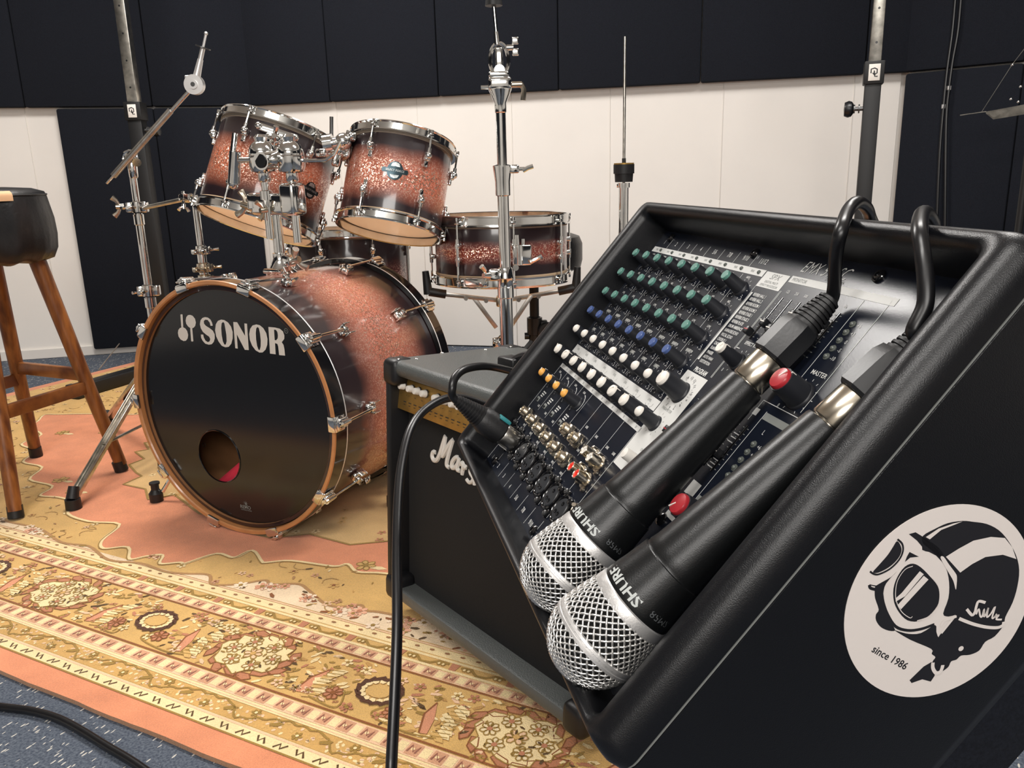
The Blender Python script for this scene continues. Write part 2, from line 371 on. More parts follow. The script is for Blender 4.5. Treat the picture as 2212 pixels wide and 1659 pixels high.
mL = wall('wall_left', WL0, WB0, [0, k0 - .45, k0 + .085, k0 + .6, LL], [0, k0 - .4, k0 + .1, k0 + .627, LL], [k0 + .2206, k0 + .627, LL])
mB = wall('wall_back', WB0, WB1, [0, .416, .81, 1.25, 1.684, 2.153, 2.658, 2.83], [0, .407, .93, 1.469, 2.059, 2.687, 2.83], [])
mR = wall('wall_right', WB1, WR1, [0, .5, 1, 1.5], [0, .397, .8, 1.2, 1.5], [0, .397, .8, 1.2, 1.5])
for nm, c, s_ in (('wall_left_side', (X0 - .05, (WL0.y + Y0) / 2, HC / 2), (.1, WL0.y - Y0, HC)), ('wall_right_side', (X1 + .05, (WR1.y + Y0) / 2, HC / 2), (.1, WR1.y - Y0, HC)),
                  ('wall_front', ((X0 + X1) / 2, Y0 - .05, HC / 2), (X1 - X0 + .2, .1, HC))):
    q = MB(); q.box(c, s_); o = q.build(nm, 'wall', kind='structure', smooth=False)
    for z0_, n_ in ((.05, 5),) if nm != 'wall_front' else ():
        Lx = s_[0] if s_[0] > s_[1] else s_[1]
        for i in range(n_):
            a = (i + .5) / n_ * Lx - Lx / 2; ww = Lx / n_ - .01; p = MB()
            if s_[0] > s_[1]: p.rbox((c[0] + a, Y0 + .03, 1.45), (ww, .045, 1.2), .008)
            else:
                xx = X0 + .03 if c[0] < 0 else X1 - .03
                p.rbox((xx, c[1] + a, 1.45), (.045, ww, 1.2), .008)
            p.build('acoustic_panel', 'foam', o)

# ================================================================ RUG
aR = math.radians(-27.3); es = Vector((math.cos(aR), math.sin(aR))); et = Vector((-math.sin(aR), math.cos(aR)))
a2 = math.radians(-25.7); es2 = Vector((math.cos(a2), math.sin(a2))); et2 = Vector((-math.sin(a2), math.cos(a2)))
def cv(s_, t_):                                             # points measured in a slightly turned frame
    P = es2 * s_ + et2 * t_; return (P.dot(es), P.dot(et))
t_out = cv(-1.24, .708)[1]
T0, T1, S0, S1 = t_out, t_out + 1.9, -3.2, -.02
PINK = (.72, .27, .135); GOLD = (.62, .36, .11); GOLD2 = (.66, .4, .13); CREAM = (.88, .68, .36); PALE = (.84, .54, .33); BROWN = (.26, .085, .02); DARK = (.1, .05, .012); ROSE = (.5, .2, .1); OLIVE = (.34, .2, .04); MAUVE = (.3, .11, .07)
def rz(s_, t_): return .0090 + .0005 * math.sin(5.1 * s_ + 1.3) * math.sin(6.3 * t_ + .4)
rugm = Matrix(((es.x, et.x, 0, 0), (es.y, et.y, 0, 0), (0, 0, 1, 0), (0, 0, 0, 1)))
rug = thing('rug', 'large oriental rug with a coral field and gold floral borders under the drum kit', 'rug', rugm)
base = MB(); nx, ny = 128, 76
def edge_w(s_): return .0009 * math.sin(31 * s_) + rnd.uniform(-.0005, .0005)
for j in range(ny + 1):
    for i in range(nx + 1):
        s_ = S0 + (S1 - S0) * i / nx; t_ = T0 + (T1 - T0) * j / ny
        if j == 0: t_ += edge_w(s_)
        base.v.append((s_, t_, rz(s_, t_)))
for j in range(ny):
    for i in range(nx): k = j * (nx + 1) + i; base.f.append((k, k + 1, k + nx + 2, k + nx + 1)); base.c.append(PINK)
ring = [i for i in range(nx + 1)] + [j * (nx + 1) + nx for j in range(1, ny + 1)] + [ny * (nx + 1) + i for i in range(nx - 1, -1, -1)] + [j * (nx + 1) for j in range(ny - 1, 0, -1)]
k = len(base.v); base.v += [(base.v[i][0], base.v[i][1], .0005) for i in ring]
for i in range(len(ring)): j = (i + 1) % len(ring); base.f.append((ring[j], ring[i], k + i, k + j)); base.c.append((.4, .2, .1))
base.build('pile', 'rug', rug)
pt = MB()
def lay(poly, c, lev=1, holes=()):
    """a woven shape: subdivided enough to follow the pile"""
    k = len(pt.v); pt.flat(poly, 0, None, holes, c)
    for i in range(k, len(pt.v)): x, y, _ = pt.v[i]; pt.v[i] = (x, y, rz(x, y) + .00035 * lev)
def strip(w0, w1, c, lev=1, s0=None, s1=None, far=False):
    s0 = S0 + .04 if s0 is None else s0; s1 = S1 if s1 is None else s1; n = max(2, int((s1 - s0) / .03))
    k = len(pt.v)
    for i in range(n + 1):
        s_ = s0 + (s1 - s0) * i / n
        for w_ in (w0, w1): t_ = (T1 - w_) if far else (T0 + w_); pt.v.append((s_, t_, rz(s_, t_) + .00035 * lev))
    for i in range(n):
        f = (k + 2 * i, k + 2 * i + 2, k + 2 * i + 3, k + 2 * i + 1); pt.f.append(f[::-1] if far else f); pt.c.append(c)
def line(pts, wd, c, lev=4, closed=False):
    k = len(pt.v); pt.stroke(pts, wd, 0, None, c, closed)
    for i in range(k, len(pt.v)): x, y, _ = pt.v[i]; pt.v[i] = (x, y, rz(x, y) + .00035 * lev)
def blob(s_, t_, a, b_, rot, c, lev=5, n=7, jag=.0, edge=None):
    p = []
    for i in range(n):
        th = 2 * PI * i / n; r_ = 1 + jag * rnd.uniform(-1, 1)
        x = a * math.cos(th) * r_; y = b_ * math.sin(th) * r_
        p.append((s_ + x * math.cos(rot) - y * math.sin(rot), t_ + x * math.sin(rot) + y * math.cos(rot)))
    if edge: line(p + [p[0]], .0022, edge, lev + 1)
    lay(p, c, lev)
def flower(s_, t_, r_, c, cc, n=6, edge=None, lev=5):
    for i in range(n):
        th = 2 * PI * i / n + rnd.uniform(0, .3)
        blob(s_ + math.cos(th) * r_ * .62, t_ + math.sin(th) * r_ * .62, r_ * .42, r_ * .3, th, c, lev, 6, 0, edge)
    blob(s_, t_, r_ * .32, r_ * .32, 0, cc, lev + 2, 6)
def leaf(s_, t_, a, rot, c, lev=5): blob(s_, t_, a, a * .38, rot, c, lev, 5, .15)
# ---- bands of the near long side, w measured inwards from the edge
strip(.044, .41, GOLD2, 1)
strip(.0435, .0465, OLIVE, 3); strip(.047, .071, CREAM, 2); strip(.066, .070, PALE, 3)
strip(.072, .107, GOLD, 2); strip(.108, .117, CREAM, 3); strip(.1115, .113, PALE, 4); strip(.118, .147, PALE, 2)
strip(.149, .153, BROWN, 4); strip(.284, .2875, BROWN, 4); strip(.289, .312, PALE, 2); strip(.313, .319, CREAM, 3)
strip(.337, .343, CREAM, 3); strip(.346, .366, CREAM, 2); strip(.367, .371, PALE, 3)
W = lambda w_: T0 + w_
s_ = S0 + .06; i = 0
while s_ < S1 - .02:                                        # small zigzags on the outermost cream stripe
    t_ = W(.056); q = .009 if i % 2 else -.009
    line([(s_ - .010, t_ - q * .6), (s_ - .003, t_ + q * .5), (s_ + .002, t_ - q * .5), (s_ + .010, t_ + q * .6)], .0032, DARK); s_ += .0365; i += 1
s_ = S0 + .06
while s_ < S1 - .05:                                        # rose and cream squares with a small glyph
    for w_ in (.1325, .3005):
        hh = .012 if w_ < .2 else .010
        lay([(s_ - .011, W(w_ - hh)), (s_ + .011, W(w_ - hh)), (s_ + .011, W(w_ + hh)), (s_ - .011, W(w_ + hh))], (.62, .32, .18), 3)
        line([(s_ - .008, W(w_ - hh * .6)), (s_ - .006, W(w_ + hh * .6)), (s_ + .001, W(w_ - hh * .4)), (s_ + .007, W(w_ + hh * .6)), (s_ + .005, W(w_ - hh * .6))], .0028, MAUVE, 5)
        blob(s_ - .002, W(w_), .0035, .0035, 0, CREAM, 4, 5)
        lay([(s_ + .013, W(w_ - hh * .8)), (s_ + .027, W(w_ - hh * .8)), (s_ + .027, W(w_ + hh * .8)), (s_ + .013, W(w_ + hh * .8))], CREAM, 3)
    s_ += .0405
vs = []; s_ = S0 + .05                                      # meander of the gold vine band
per = .186
while s_ < S1 - .02:
    ph = ((s_ + 1.435) / per) % 1
    t_ = .0745 + .029 * (ph / .42 if ph < .42 else 1.0 if ph < .82 else 1 - (ph - .82) / .18) ** .8 + .0022 * math.sin(2 * PI * ph * 7)
    vs.append((s_, W(t_))); s_ += .006
line(vs, .0034, OLIVE, 5)
s_ = S0 + .09; i = 0
while s_ < S1 - .03:
    (flower if i % 2 == 0 else leaf)(*((s_, W(.083 if (i // 2) % 2 else .098), .009, OLIVE, CREAM) if i % 2 == 0 else (s_, W(.09), .013, .5, OLIVE))); s_ += .047; i += 1
for _ in range(900):
    blob(rnd.uniform(S0 + .05, S1), W(rnd.uniform(.075, .104)), .004, .0028, rnd.uniform(0, 3), rnd.choice([PALE, GOLD2, CREAM]), 3, 5)
s_ = S0 + .1                                                # cartouche chain
while s_ < S1 - .06:
    t_ = W(.327)
    lay([(s_ - .006, t_ - .009), (s_ + .006, t_ - .009), (s_ + .008, t_ + .009), (s_ - .008, t_ + .009)], ROSE, 4)
    line([(s_ + .012, t_ + .003), (s_ + .03, t_ + .006), (s_ + .045, t_ - .006), (s_ + .062, t_ - .004), (s_ + .075, t_ + .006), (s_ + .095, t_ + .005)], .0055, OLIVE, 4)
    for q in (.02, .028, .078, .086): blob(s_ + q, t_, .0038, .0042, 0, CREAM, 5, 6, 0, OLIVE)
    s_ += .107
s_ = S0 + .06
while s_ < S1 - .02: blob(s_, W(.3565), .0055, .0028, .1, (.32, .14, .05), 5, 5); s_ += .0305
# main border
sm = -1.458 + .0
sm = cv(-1.458, .917)[0]
med = [sm + .508 * k for k in range(-4, 4)]
for mc in med:
    if not (S0 + .1 < mc < S1 - .08): continue
    cx_, cy_ = mc, W(.216)
    for i in range(16):                                     # rose star rim
        th = 2 * PI * i / 16; rr = .062 if i % 2 else .056
        blob(cx_ + 1.28 * rr * math.cos(th), cy_ + .95 * rr * math.sin(th), .017, .009, th + 1.1, (.48, .19, .09), 4, 5, .15, BROWN)
    blob(cx_, cy_, .068, .051, 0, CREAM, 5, 26, .16, OLIVE)
    for i in range(6):
        th = 2 * PI * i / 6; flower(cx_ + .044 * math.cos(th), cy_ + .032 * math.sin(th), .015, (.85, .68, .42), ROSE, 7, OLIVE, 7)
    flower(cx_, cy_, .017, PALE, GOLD, 6, OLIVE, 7)
    for i in range(26): leaf(cx_ + rnd.uniform(-.058, .058), cy_ + rnd.uniform(-.042, .042), .006, rnd.uniform(0, 3), rnd.choice([DARK, OLIVE, OLIVE]), 8)
    wx = cx_ + .262; wy = W(.222)                           # dark wreath between medallions
    for i in range(15):
        th = 2 * PI * i / 15; leaf(wx + .037 * math.cos(th), wy + .03 * math.sin(th), .0125, th + 1.9, (.09, .03, .01), 7)
        blob(wx + .03 * math.cos(th + .2), wy + .024 * math.sin(th + .2), .006, .006, 0, CREAM, 6, 6)
    blob(wx, wy, .021, .017, 0, GOLD2, 6, 12)
    for sg in (1, -1):                                      # long rose leaves with cream feathers
        bx = cx_ + sg * .135; sl = .03 * sg
        lay([(bx, W(.165)), (bx + .012, W(.168)), (bx + .014 + sl * .3, W(.2)), (bx + .003 + sl * .5, W(.236)), (bx - .006 + sl * .3, W(.205))], (.66, .28, .15), 5)
        line([(bx, W(.165)), (bx - .007 + sl * .3, W(.205)), (bx + .003 + sl * .5, W(.236))], .003, BROWN, 6)
        for i in range(9): leaf(bx + .03 + .006 * math.sin(i), W(.168 + .0085 * i), .017, .5 * sg, CREAM if i % 3 else GOLD2, 6)
        for i in range(9): line([(bx + .018, W(.166 + .0085 * i)), (bx + .045, W(.172 + .0085 * i))], .0015, OLIVE, 7)
        flower(bx + .062 * sg, W(.187), .016, ROSE, BROWN, 7, BROWN, 6)
        line(curve([(bx + .03, W(.165), 0), (bx + .05 * sg + .03, W(.158), 0), (bx + .09 * sg, W(.17), 0), (bx + .075 * sg, W(.2), 0)], 5), .0028, OLIVE, 6)
for _ in range(2300):
    s_ = rnd.uniform(S0 + .05, S1); w_ = rnd.uniform(.157, .28)
    if min(abs(s_ - m_) for m_ in med) < .075 and abs(w_ - .216) < .05: continue
    if min(abs(s_ - m_ - .262) for m_ in med) < .045: continue
    leaf(s_, W(w_), rnd.uniform(.005, .0115), rnd.uniform(-.6, 1.4), rnd.choice([DARK, OLIVE, OLIVE, ROSE, CREAM, PALE, CREAM, (.5, .27, .08)]), 4)
for _ in range(150):
    s_ = rnd.uniform(S0 + .05, S1); w_ = rnd.choice([.172, .262]) + rnd.uniform(-.008, .008)
    if min(abs(s_ - m_) for m_ in med) < .08: continue
    flower(s_, W(w_), .0105, rnd.choice([PALE, CREAM, ROSE]), OLIVE, 5, None, 6)
# ---- inner field: gold spandrels, pale flower strip, coral ground, centre medallion
coral = [cv(*p) for p in [(-.03, 1.2), (-.2, 1.24), (-.36, 1.2), (-.52, 1.235), (-.66, 1.215), (-.80, 1.25), (-.9, 1.248), (-.959, 1.231), (-.999, 1.252), (-1.02, 1.232), (-1.12, 1.218), (-1.165, 1.191), (-1.179, 1.191), (-1.235, 1.224),
        (-1.248, 1.182), (-1.298, 1.182), (-1.327, 1.12), (-1.34, 1.12), (-1.378, 1.099), (-1.406, 1.131), (-1.434, 1.113), (-1.459, 1.089), (-1.512, 1.13), (-1.558, 1.104), (-1.60, 1.133), (-1.639, 1.212),
        (-1.722, 1.195), (-1.818, 1.208), (-1.87, 1.262), (-1.938, 1.272), (-2.0, 1.262), (-2.03, 1.32), (-2.14, 1.33), (-2.2, 1.41), (-2.3, 1.42), (-2.36, 1.5), (-2.47, 1.53), (-2.5, 1.62), (-2.62, 1.66), (-2.66, 1.72), (-2.71, 1.78), (-2.66, 1.805), (-2.54, 1.857), (-2.4, 1.9), (-2.3, 1.99), (-2.1, 2.03), (-1.9, 2.12), (-1.6, 2.13), (-1.3, 2.2), (-.9, 2.2), (-.4, 2.2), (-.03, 2.2)]]
def smooth(p, k=4):
    n = len(p); q_ = [Vector((*a, 0)) for a in p]; out = []
    for i in range(n):
        a, b_, c_, d = q_[i - 1], q_[i], q_[(i + 1) % n], q_[(i + 2) % n]
        for j in range(k):
            t = j / k; v_ = .5 * ((2 * b_) + (c_ - a) * t + (2 * a - 5 * b_ + 4 * c_ - d) * t * t + (3 * b_ - a - 3 * c_ + d) * t ** 3); out.append((v_.x, v_.y))
    return out
coral = smooth(coral)
def densify(p, cl=True, d=.03):
    out = []
    for i in range(len(p) if cl else len(p) - 1):
        a = Vector(p[i]); c_ = Vector(p[(i + 1) % len(p)]); n = max(1, int((c_ - a).length / d))
        for j in range(n): out.append(tuple(a + (c_ - a) * j / n))
    return out
# the gold ground all round, laid as cells so it follows the pile; the coral field lies on it
strip(.372, T1 - T0 - .05, GOLD2, 1)
for j in range(1, 48):                                      # more cells across the field
    pass
n_ = 60
pt2k = len(pt.f)
cells_t = 40
pt.f.pop(); pt.c.pop()
# replace the last strip by a finer grid
while pt.c and pt.c[-1] == GOLD2 and len(pt.f) > 0 and abs(pt.v[pt.f[-1][0]][1] - (T0 + .372)) < 1e-4: pt.f.pop(); pt.c.pop()
def inside(x, y, poly):
    r_ = False
    for i in range(len(poly)):
        a = poly[i]; c_ = poly[i - 1]
        if (a[1] > y) != (c_[1] > y) and x < (c_[0] - a[0]) * (y - a[1]) / (c_[1] - a[1]) + a[0]: r_ = not r_
    return r_
def gridfill(poly, c, lev, d=.04):
    """fill a polygon with cells cut to its outline"""
    bm = bmesh.new(); vs_ = [bm.verts.new((*p, 0)) for p in poly]; bm.faces.new(vs_)
    xs = [p[0] for p in poly]; ys = [p[1] for p in poly]
    x = min(xs) + d
    while x < max(xs): bmesh.ops.bisect_plane(bm, geom=bm.verts[:] + bm.edges[:] + bm.faces[:], plane_co=(x, 0, 0), plane_no=(1, 0, 0)); x += d
    y = min(ys) + d
    while y < max(ys): bmesh.ops.bisect_plane(bm, geom=bm.verts[:] + bm.edges[:] + bm.faces[:], plane_co=(0, y, 0), plane_no=(0, 1, 0)); y += d
    bm.verts.index_update(); k = len(pt.v)
    pt.v += [(v.co.x, v.co.y, rz(v.co.x, v.co.y) + .00035 * lev) for v in bm.verts]
    for f in bm.faces:
        ids = [v.index + k for v in f.verts]
        if f.normal.z < 0 or f.calc_area() and False: ids = ids[::-1]
        pt.f.append(tuple(ids)); pt.c.append(c)
    bm.free()
def ccw(p): return p if sum(p[i - 1][0] * p[i][1] - p[i][0] * p[i - 1][1] for i in range(len(p))) > 0 else p[::-1]
gridfill([(S0 + .05, W(.372)), (S1, W(.372)), (S1, T1 - .05), (S0 + .05, T1 - .05)], GOLD2, 2, .05)
brown = [cv(*p) for p in [(-.1, 1.1), (-.3, 1.13), (-.5, 1.1), (-.66, 1.12), (-.811, 1.118), (-.852, 1.111), (-.875, 1.124), (-.91, 1.102), (-.945, 1.103), (-1.002, 1.13), (-1.04, 1.143), (-1.09, 1.122), (-1.115, 1.129), (-1.154, 1.095), (-1.203, 1.075), (-1.24, 1.102), (-1.292, 1.087), (-1.34, 1.078), (-1.42, 1.085), (-1.5, 1.07), (-1.6, 1.1), (-1.68, 1.09), (-1.8, 1.12), (-1.95, 1.12), (-2.1, 1.16), (-2.3, 1.16), (-2.5, 1.19)]]
brown = [(v_.x, v_.y) for v_ in curve([Vector((*a, 0)) for a in brown], 5)]
palepoly = ccw([(brown[0][0], W(.373))] + brown + [(brown[-1][0], W(.373))])
gridfill(palepoly, (.84, .64, .42), 3, .05)
line(densify(brown, False, .015), .007, (.42, .22, .08), 5)
gridfill(ccw(coral), PINK, 4, .045)
line(densify(coral, True, .012), .009, CREAM, 6, True); line([(p[0], p[1] - .004) for p in densify(coral, True, .012)], .0026, OLIVE, 7, True)
medal = [cv(*p) for p in [(-2.099, 1.684), (-2.03, 1.64), (-2.052, 1.609), (-1.971, 1.573), (-1.972, 1.52), (-1.896, 1.48), (-1.857, 1.466), (-1.854, 1.402), (-1.767, 1.4), (-1.7, 1.35), (-1.66, 1.40), (-1.5, 1.33), (-1.42, 1.36), (-1.33, 1.29), (-1.24, 1.29), (-1.17, 1.34), (-1.05, 1.33), (-.95, 1.4), (-.8, 1.42), (-.7, 1.5), (-.6, 1.6), (-.75, 1.75), (-1.0, 1.86), (-1.4, 1.93), (-1.8, 1.86), (-2.0, 1.76)]]
gridfill(ccw(medal), (.66, .42, .17), 6, .05); line(densify(medal, True, .012), .006, OLIVE, 8, True)
for _ in range(2600):
    s_ = rnd.uniform(S0 + .06, S1 - .01); t_ = rnd.uniform(W(.376), T1 - .1)
    if inside(s_, t_, coral): 
        if inside(s_, t_, medal) and rnd.random() < .35: flower(s_, t_, .011, rnd.choice([CREAM, ROSE, GOLD]), OLIVE, 5, None, 8)
        continue
    rr = rnd.random()
    if rr < .3: flower(s_, t_, rnd.uniform(.007, .013), rnd.choice([PALE, CREAM, (.62, .32, .18), GOLD]), rnd.choice([OLIVE, BROWN]), 5, None, 6)
    elif rr < .82: leaf(s_, t_, rnd.uniform(.004, .009), rnd.uniform(0, 3), rnd.choice([OLIVE, (.42, .22, .08), DARK, CREAM, GOLD]), 6)
    else:
        th = rnd.uniform(0, 6); line(curve([(s_ + .02 * math.cos(th + k * .9), t_ + .016 * math.sin(th + k * .9), 0) for k in range(4)], 4), .0022, (.42, .24, .07), 5)
for _ in range(900):                                       # pink flowers and dark leaves of the pale strip
    s_ = rnd.uniform(S0 + .06, S1 - .01); t_ = W(rnd.uniform(.376, .5))
    if not inside(s_, t_, palepoly): continue
    if rnd.random() < .45: flower(s_, t_, rnd.uniform(.01, .018), rnd.choice([(.8, .42, .26), (.72, .34, .2), (.9, .7, .5)]), rnd.choice([OLIVE, ROSE]), 6, None, 6)
    else: leaf(s_, t_, rnd.uniform(.006, .012), rnd.uniform(-.6, 1), rnd.choice([OLIVE, BROWN, DARK]), 6)
for (a, c_) in ((-.96, 1.262), (-2.32, 1.72), (-2.45, 1.66), (-1.94, 1.32), (-2.05, 1.36)):
    p = cv(a, c_); flower(p[0], p[1], .022, GOLD2, OLIVE, 6, OLIVE, 6); leaf(p[0] + .03, p[1], .02, .2, CREAM, 6)
pt.build('woven_pattern', 'rug', rug, smooth=False)

# ================================================================ STOOL
SC = Vector((-1.336, 2.088, .0105))
feet = [Vector((-1.229, 1.856, .0125)), Vector((-1.115, 2.174, .0125)), Vector((-1.442, 2.3235, .0125)), Vector((-1.556, 2.005, .0125))]
st = thing('bar_stool', 'wooden bar stool with a worn black padded seat, left of the drum kit', 'stool', SC)
tops = [SC + (f - SC) * .48 for f in feet]
for t_ in tops: t_.z = .63
for f, t_ in zip(feet, tops):
    q = MB(); q.tube([f - SC + Vector((0, 0, .018)), (f + t_) / 2 - SC, t_ - SC], lambda u: .0165 + .0045 * u, 12); lg = q.build('leg', 'stoolwood', st)
    q = MB(); q.cyl(f - SC, f - SC + (t_ - f).normalized() * .03, .0185, .018, 12); q.build('rubber_tip', 'rubber', lg)
def onleg(i, z): return feet[i] + (tops[i] - feet[i]) * ((z - feet[i].z) / (tops[i].z - feet[i].z)) - SC
for i, j, z in ((0, 1, .265), (1, 2, .30), (2, 3, .265), (3, 0, .30)):
    a = onleg(i, z); c_ = onleg(j, z); q = MB(); fm = frame((a + c_) / 2, c_ - a, (0, 0, 1))
    q.rbox((0, 0, 0), (.034, .018, (c_ - a).length - .01), .003, fm); q.build('stretcher', 'stoolwood2', st)
q = MB(); n = 96; prof = [(0, .605), (.13, .603), (.158, .612), (.170, .635), (.1735, .67), (.172, .71), (.166, .745), (.162, .768), (.158, .777), (.13, .786), (.07, .79), (0, .791)]
q.lathe(prof, n)
for i, p in enumerate(q.v):
    r_ = math.hypot(p[0], p[1])
    if r_ > .12 and .6 < p[2] < .765:
        a = math.atan2(p[1], p[0]); f = 1 + .008 * math.sin(a * 31 + 2 * math.sin(a * 5)) * (.4 + .6 * math.sin(a * 7) ** 2); q.v[i] = (p[0] * f, p[1] * f, p[2] + (.003 * math.sin(a * 13) if p[2] < .62 else 0))
seat = q.build('seat', 'leather', st, ang=60)
q = MB(); q.tube([(.1625 * math.cos(a), .1625 * math.sin(a), .7695) for a in [2 * PI * i / 60 for i in range(60)]], .0022, 6, closed=True); q.build('piping', 'leather', seat)
for a0, a1, hh in ((-1.12, -.88, .010), (-.72, -.50, .009), (-.83, -.78, .014), (-1.6, -1.25, .007)):
    q = MB(); q.lathe([(.1690, .766 - hh), (.1692, .770), (.1665, .776), (.1600, .7805)], 10, None, a0, a1)
    q.build('torn_patch', 'tanpatch', seat)

# ================================================================ GUITAR AMPLIFIER
nf = Vector((-.79, -.613, 0)).normalized(); A0 = atz(835, 1300, .030); A0.z = 0; rgt = Vector((0, 0, 1)).cross(nf)
tilt = math.radians(3.6)
aM = Matrix(((rgt.x, -nf.x, 0, A0.x), (rgt.y, -nf.y, 0, A0.y), (rgt.z, 0, 1, .0), (0, 0, 0, 1)))   # x right, y back, z up
aM = aM @ Matrix.Rotation(-tilt, 4, 'X') @ T((0, 0, .030))
amp = thing('guitar_amplifier', 'black combo guitar amplifier with gold control panel and white script logo', 'amplifier', aM)
AW, AD, AH, AT = .53, .285, .462, .014
q = MB()
q.rbox((AW / 2, AD / 2, AH - .012), (AW, AD, .028), .0125, seg=4); 
q.rbox((AW / 2, AD / 2, .030), (AW, AD, .022), .006); q.box((AW / 2, AD - .01, AH / 2), (AW - .03, .012, AH - .04))
q.build('cabinet', 'vinyl', amp)
for x in (AT / 2, AW - AT / 2): q = MB(); q.rbox((x, AD / 2, AH / 2 + .005), (AT + .001, AD + .001, AH - .045), .006); q.build('side_board', 'corner', amp)
q = MB(); q.rbox((AW / 2, .047, .204), (AW - 2 * AT - .002, .02, .333), .004); grille = q.build('grille', 'grille', amp)
q = MB(); q.tube([(AT + .004, .033, .371), (AW - AT - .004, .033, .371)], .0035, 8); q.build('piping', 'corner', amp); q = MB(); q.tube([(AT + .004, .040, .042), (AW - AT - .004, .040, .042)], .003, 8); q.build('piping', 'corner', amp)
fm = frame((0, .018, .403), (0, -1, .12), (1, 0, 0))
q = MB(); q.rbox((AW / 2, 0, -.004), (AW - 2 * AT - .002, .056, .006), .001, fm); pan = q.build('control_panel', 'gold', amp)
aI = aM.inverted()
Cp = aM @ fm @ Vector((0, 0, 0)); np_ = (aM.to_3x3() @ (fm.to_3x3() @ Vector((0, 0, 1))))
fI = (aM @ fm).inverted()
kn = MB(); kn.lathe([(0, 0), (.006, 0), (.0066, .003), (.0062, .004), (.0058, .010), (.005, .0115), (0, .012)], 16); knm = kn.mesh('knob', M['cap_white'])
kr = MB(); kr.lathe([(0, 0), (.0075, 0), (.0075, .002), (0, .002)], 16); krm = kr.mesh('skirt_ring', M['gunmetal'])
xs = []
for px, py in [(863, 831), (880, 839), (894, 845), (909, 852), (935, 862), (953, 871), (971, 877), (986, 886)]:
    P = fI @ onplane(px, py, Cp + np_ * .010, np_); xs.append(P.x)
KY = (fI @ onplane(894, 845, Cp + np_ * .010, np_)).y; 
xs = [min(x, AW - .05) for x in xs]
for x in xs + [xs[-1] + .03 * i for i in range(1, 4)]:
    kb = link('knob', knm, pan, fm @ T((x, KY, -.001))); link('knob_ring', krm, kb)
q = MB()
for i in range(30):
    x = AT + .02 + i * .0165; q.stroke([(x, -.012), (x + .009, -.012)], .0016, -.0006, fm); q.stroke([(x + .001, -.017), (x + .007, -.017)], .001, -.0006, fm)
for x in xs:
    for k in range(9): a = math.radians(-40 + k * 32.5); q.stroke([(x - .0115 * math.cos(a), .008 + .0115 * math.sin(a)), (x - .0135 * math.cos(a), .008 + .0135 * math.sin(a))], .0009, -.0006, fm)
q.build('panel_lettering', 'blackplastic', pan, smooth=False)
# script logo, drawn as thick brush strokes standing on the grille
Cg = aM @ Vector((0, .034, 0)); ng = aM.to_3x3() @ Vector((0, -1, 0))
def lg(x, y): P = aI @ onplane(780 + x / 2.765, 700 + y / 2.765, Cg, ng); return Vector((P.x, .037, P.z))
q = MB()
for s_ in ([(440, 770), (424, 765), (418, 790), (430, 815), (450, 808), (468, 765), (482, 715), (497, 668)], [(499, 672), (489, 735), (480, 790), (505, 745), (525, 712), (543, 690)],
           [(543, 692), (522, 760), (508, 815), (506, 845), (520, 860)], [(575, 798), (556, 800), (538, 828), (538, 858), (556, 856), (572, 830)], [(580, 800), (572, 835), (568, 868), (584, 880)],
           [(588, 842), (598, 832), (604, 850), (596, 900)], [(600, 872), (612, 855), (624, 862)]):
    q.tube(curve([lg(*p) for p in s_], 5), lambda u: .0036 + .0008 * math.sin(PI * u), 8)
e0 = lg(600, 872); dx = (lg(600, 872) - lg(538, 845)); 
for k, pts in enumerate(([(.03, .03), (.02, .01), (.035, -.005), (.02, -.02), (.005, -.015)], [(.05, .07), (.043, .02), (.04, -.02)], [(.042, .005), (.055, .02), (.06, 0), (.062, -.02), (.068, -.02)], [(.1, .018), (.085, .02), (.08, 0), (.09, -.015), (.1, 0)], [(.1, .02), (.1, -.015), (.108, -.018)], [(.125, .07), (.118, .01), (.12, -.02)], [(.148, .07), (.141, .01), (.143, -.02), (.15, -.018)])):
    q.tube(curve([Vector((e0.x + .008 + x * .62, .037, e0.z + z * .62 - .004)) for x, z in pts], 5), .0034, 8)
q.build('script_logo', 'white', grille)
for x in (0, AW):
    for z in (.02, AH):
        sx = 1 if x == 0 else -1
        for y in (-.002, AD - .04):
            q2 = MB(); q2.rbox((x + sx * .018, y + .02, z + (-.020 if z > .1 else .016)), (.044, .047, .048), .012, seg=3); cb = q2.build('corner_protector', 'corner', amp)
            s2 = MB(); s2.sphere((x + sx * .03, y + .012, z + (.0035 if z > .1 else -.007)), .003, 6, sz=.6); s2.build('screw', 'chrome', cb)
for x in (.05, AW - .05):
    for y in (.04, AD - .04): q = MB(); q.cyl((x, y, -.0), (x, y, .02), .016, .018, 14); q.build('foot', 'rubber', amp)
for x in (.18, .40):
    q = MB(); q.rbox((x, AD / 2, AH + .01), (.045, .034, .018), .005, seg=3); hc = q.build('handle_end_cap', 'corner', amp)
q = MB(); q.tube(curve([(.18, AD / 2, AH + .012), (.22, AD / 2, AH + .028), (.29, AD / 2, AH + .033), (.36, AD / 2, AH + .028), (.40, AD / 2, AH + .012)], 6), .007, 8); q.build('handle', 'rubber', amp)
for px, py in ((955, 757), (1049, 744), (900, 775)):
    d_ = aI @ atz(px, py, .49); s2 = MB(); s2.sphere((d_.x, min(max(d_.y, .02), AD - .02), AH + .0015), .004, 6, sz=.5); s2.build('screw', 'chrome', amp)
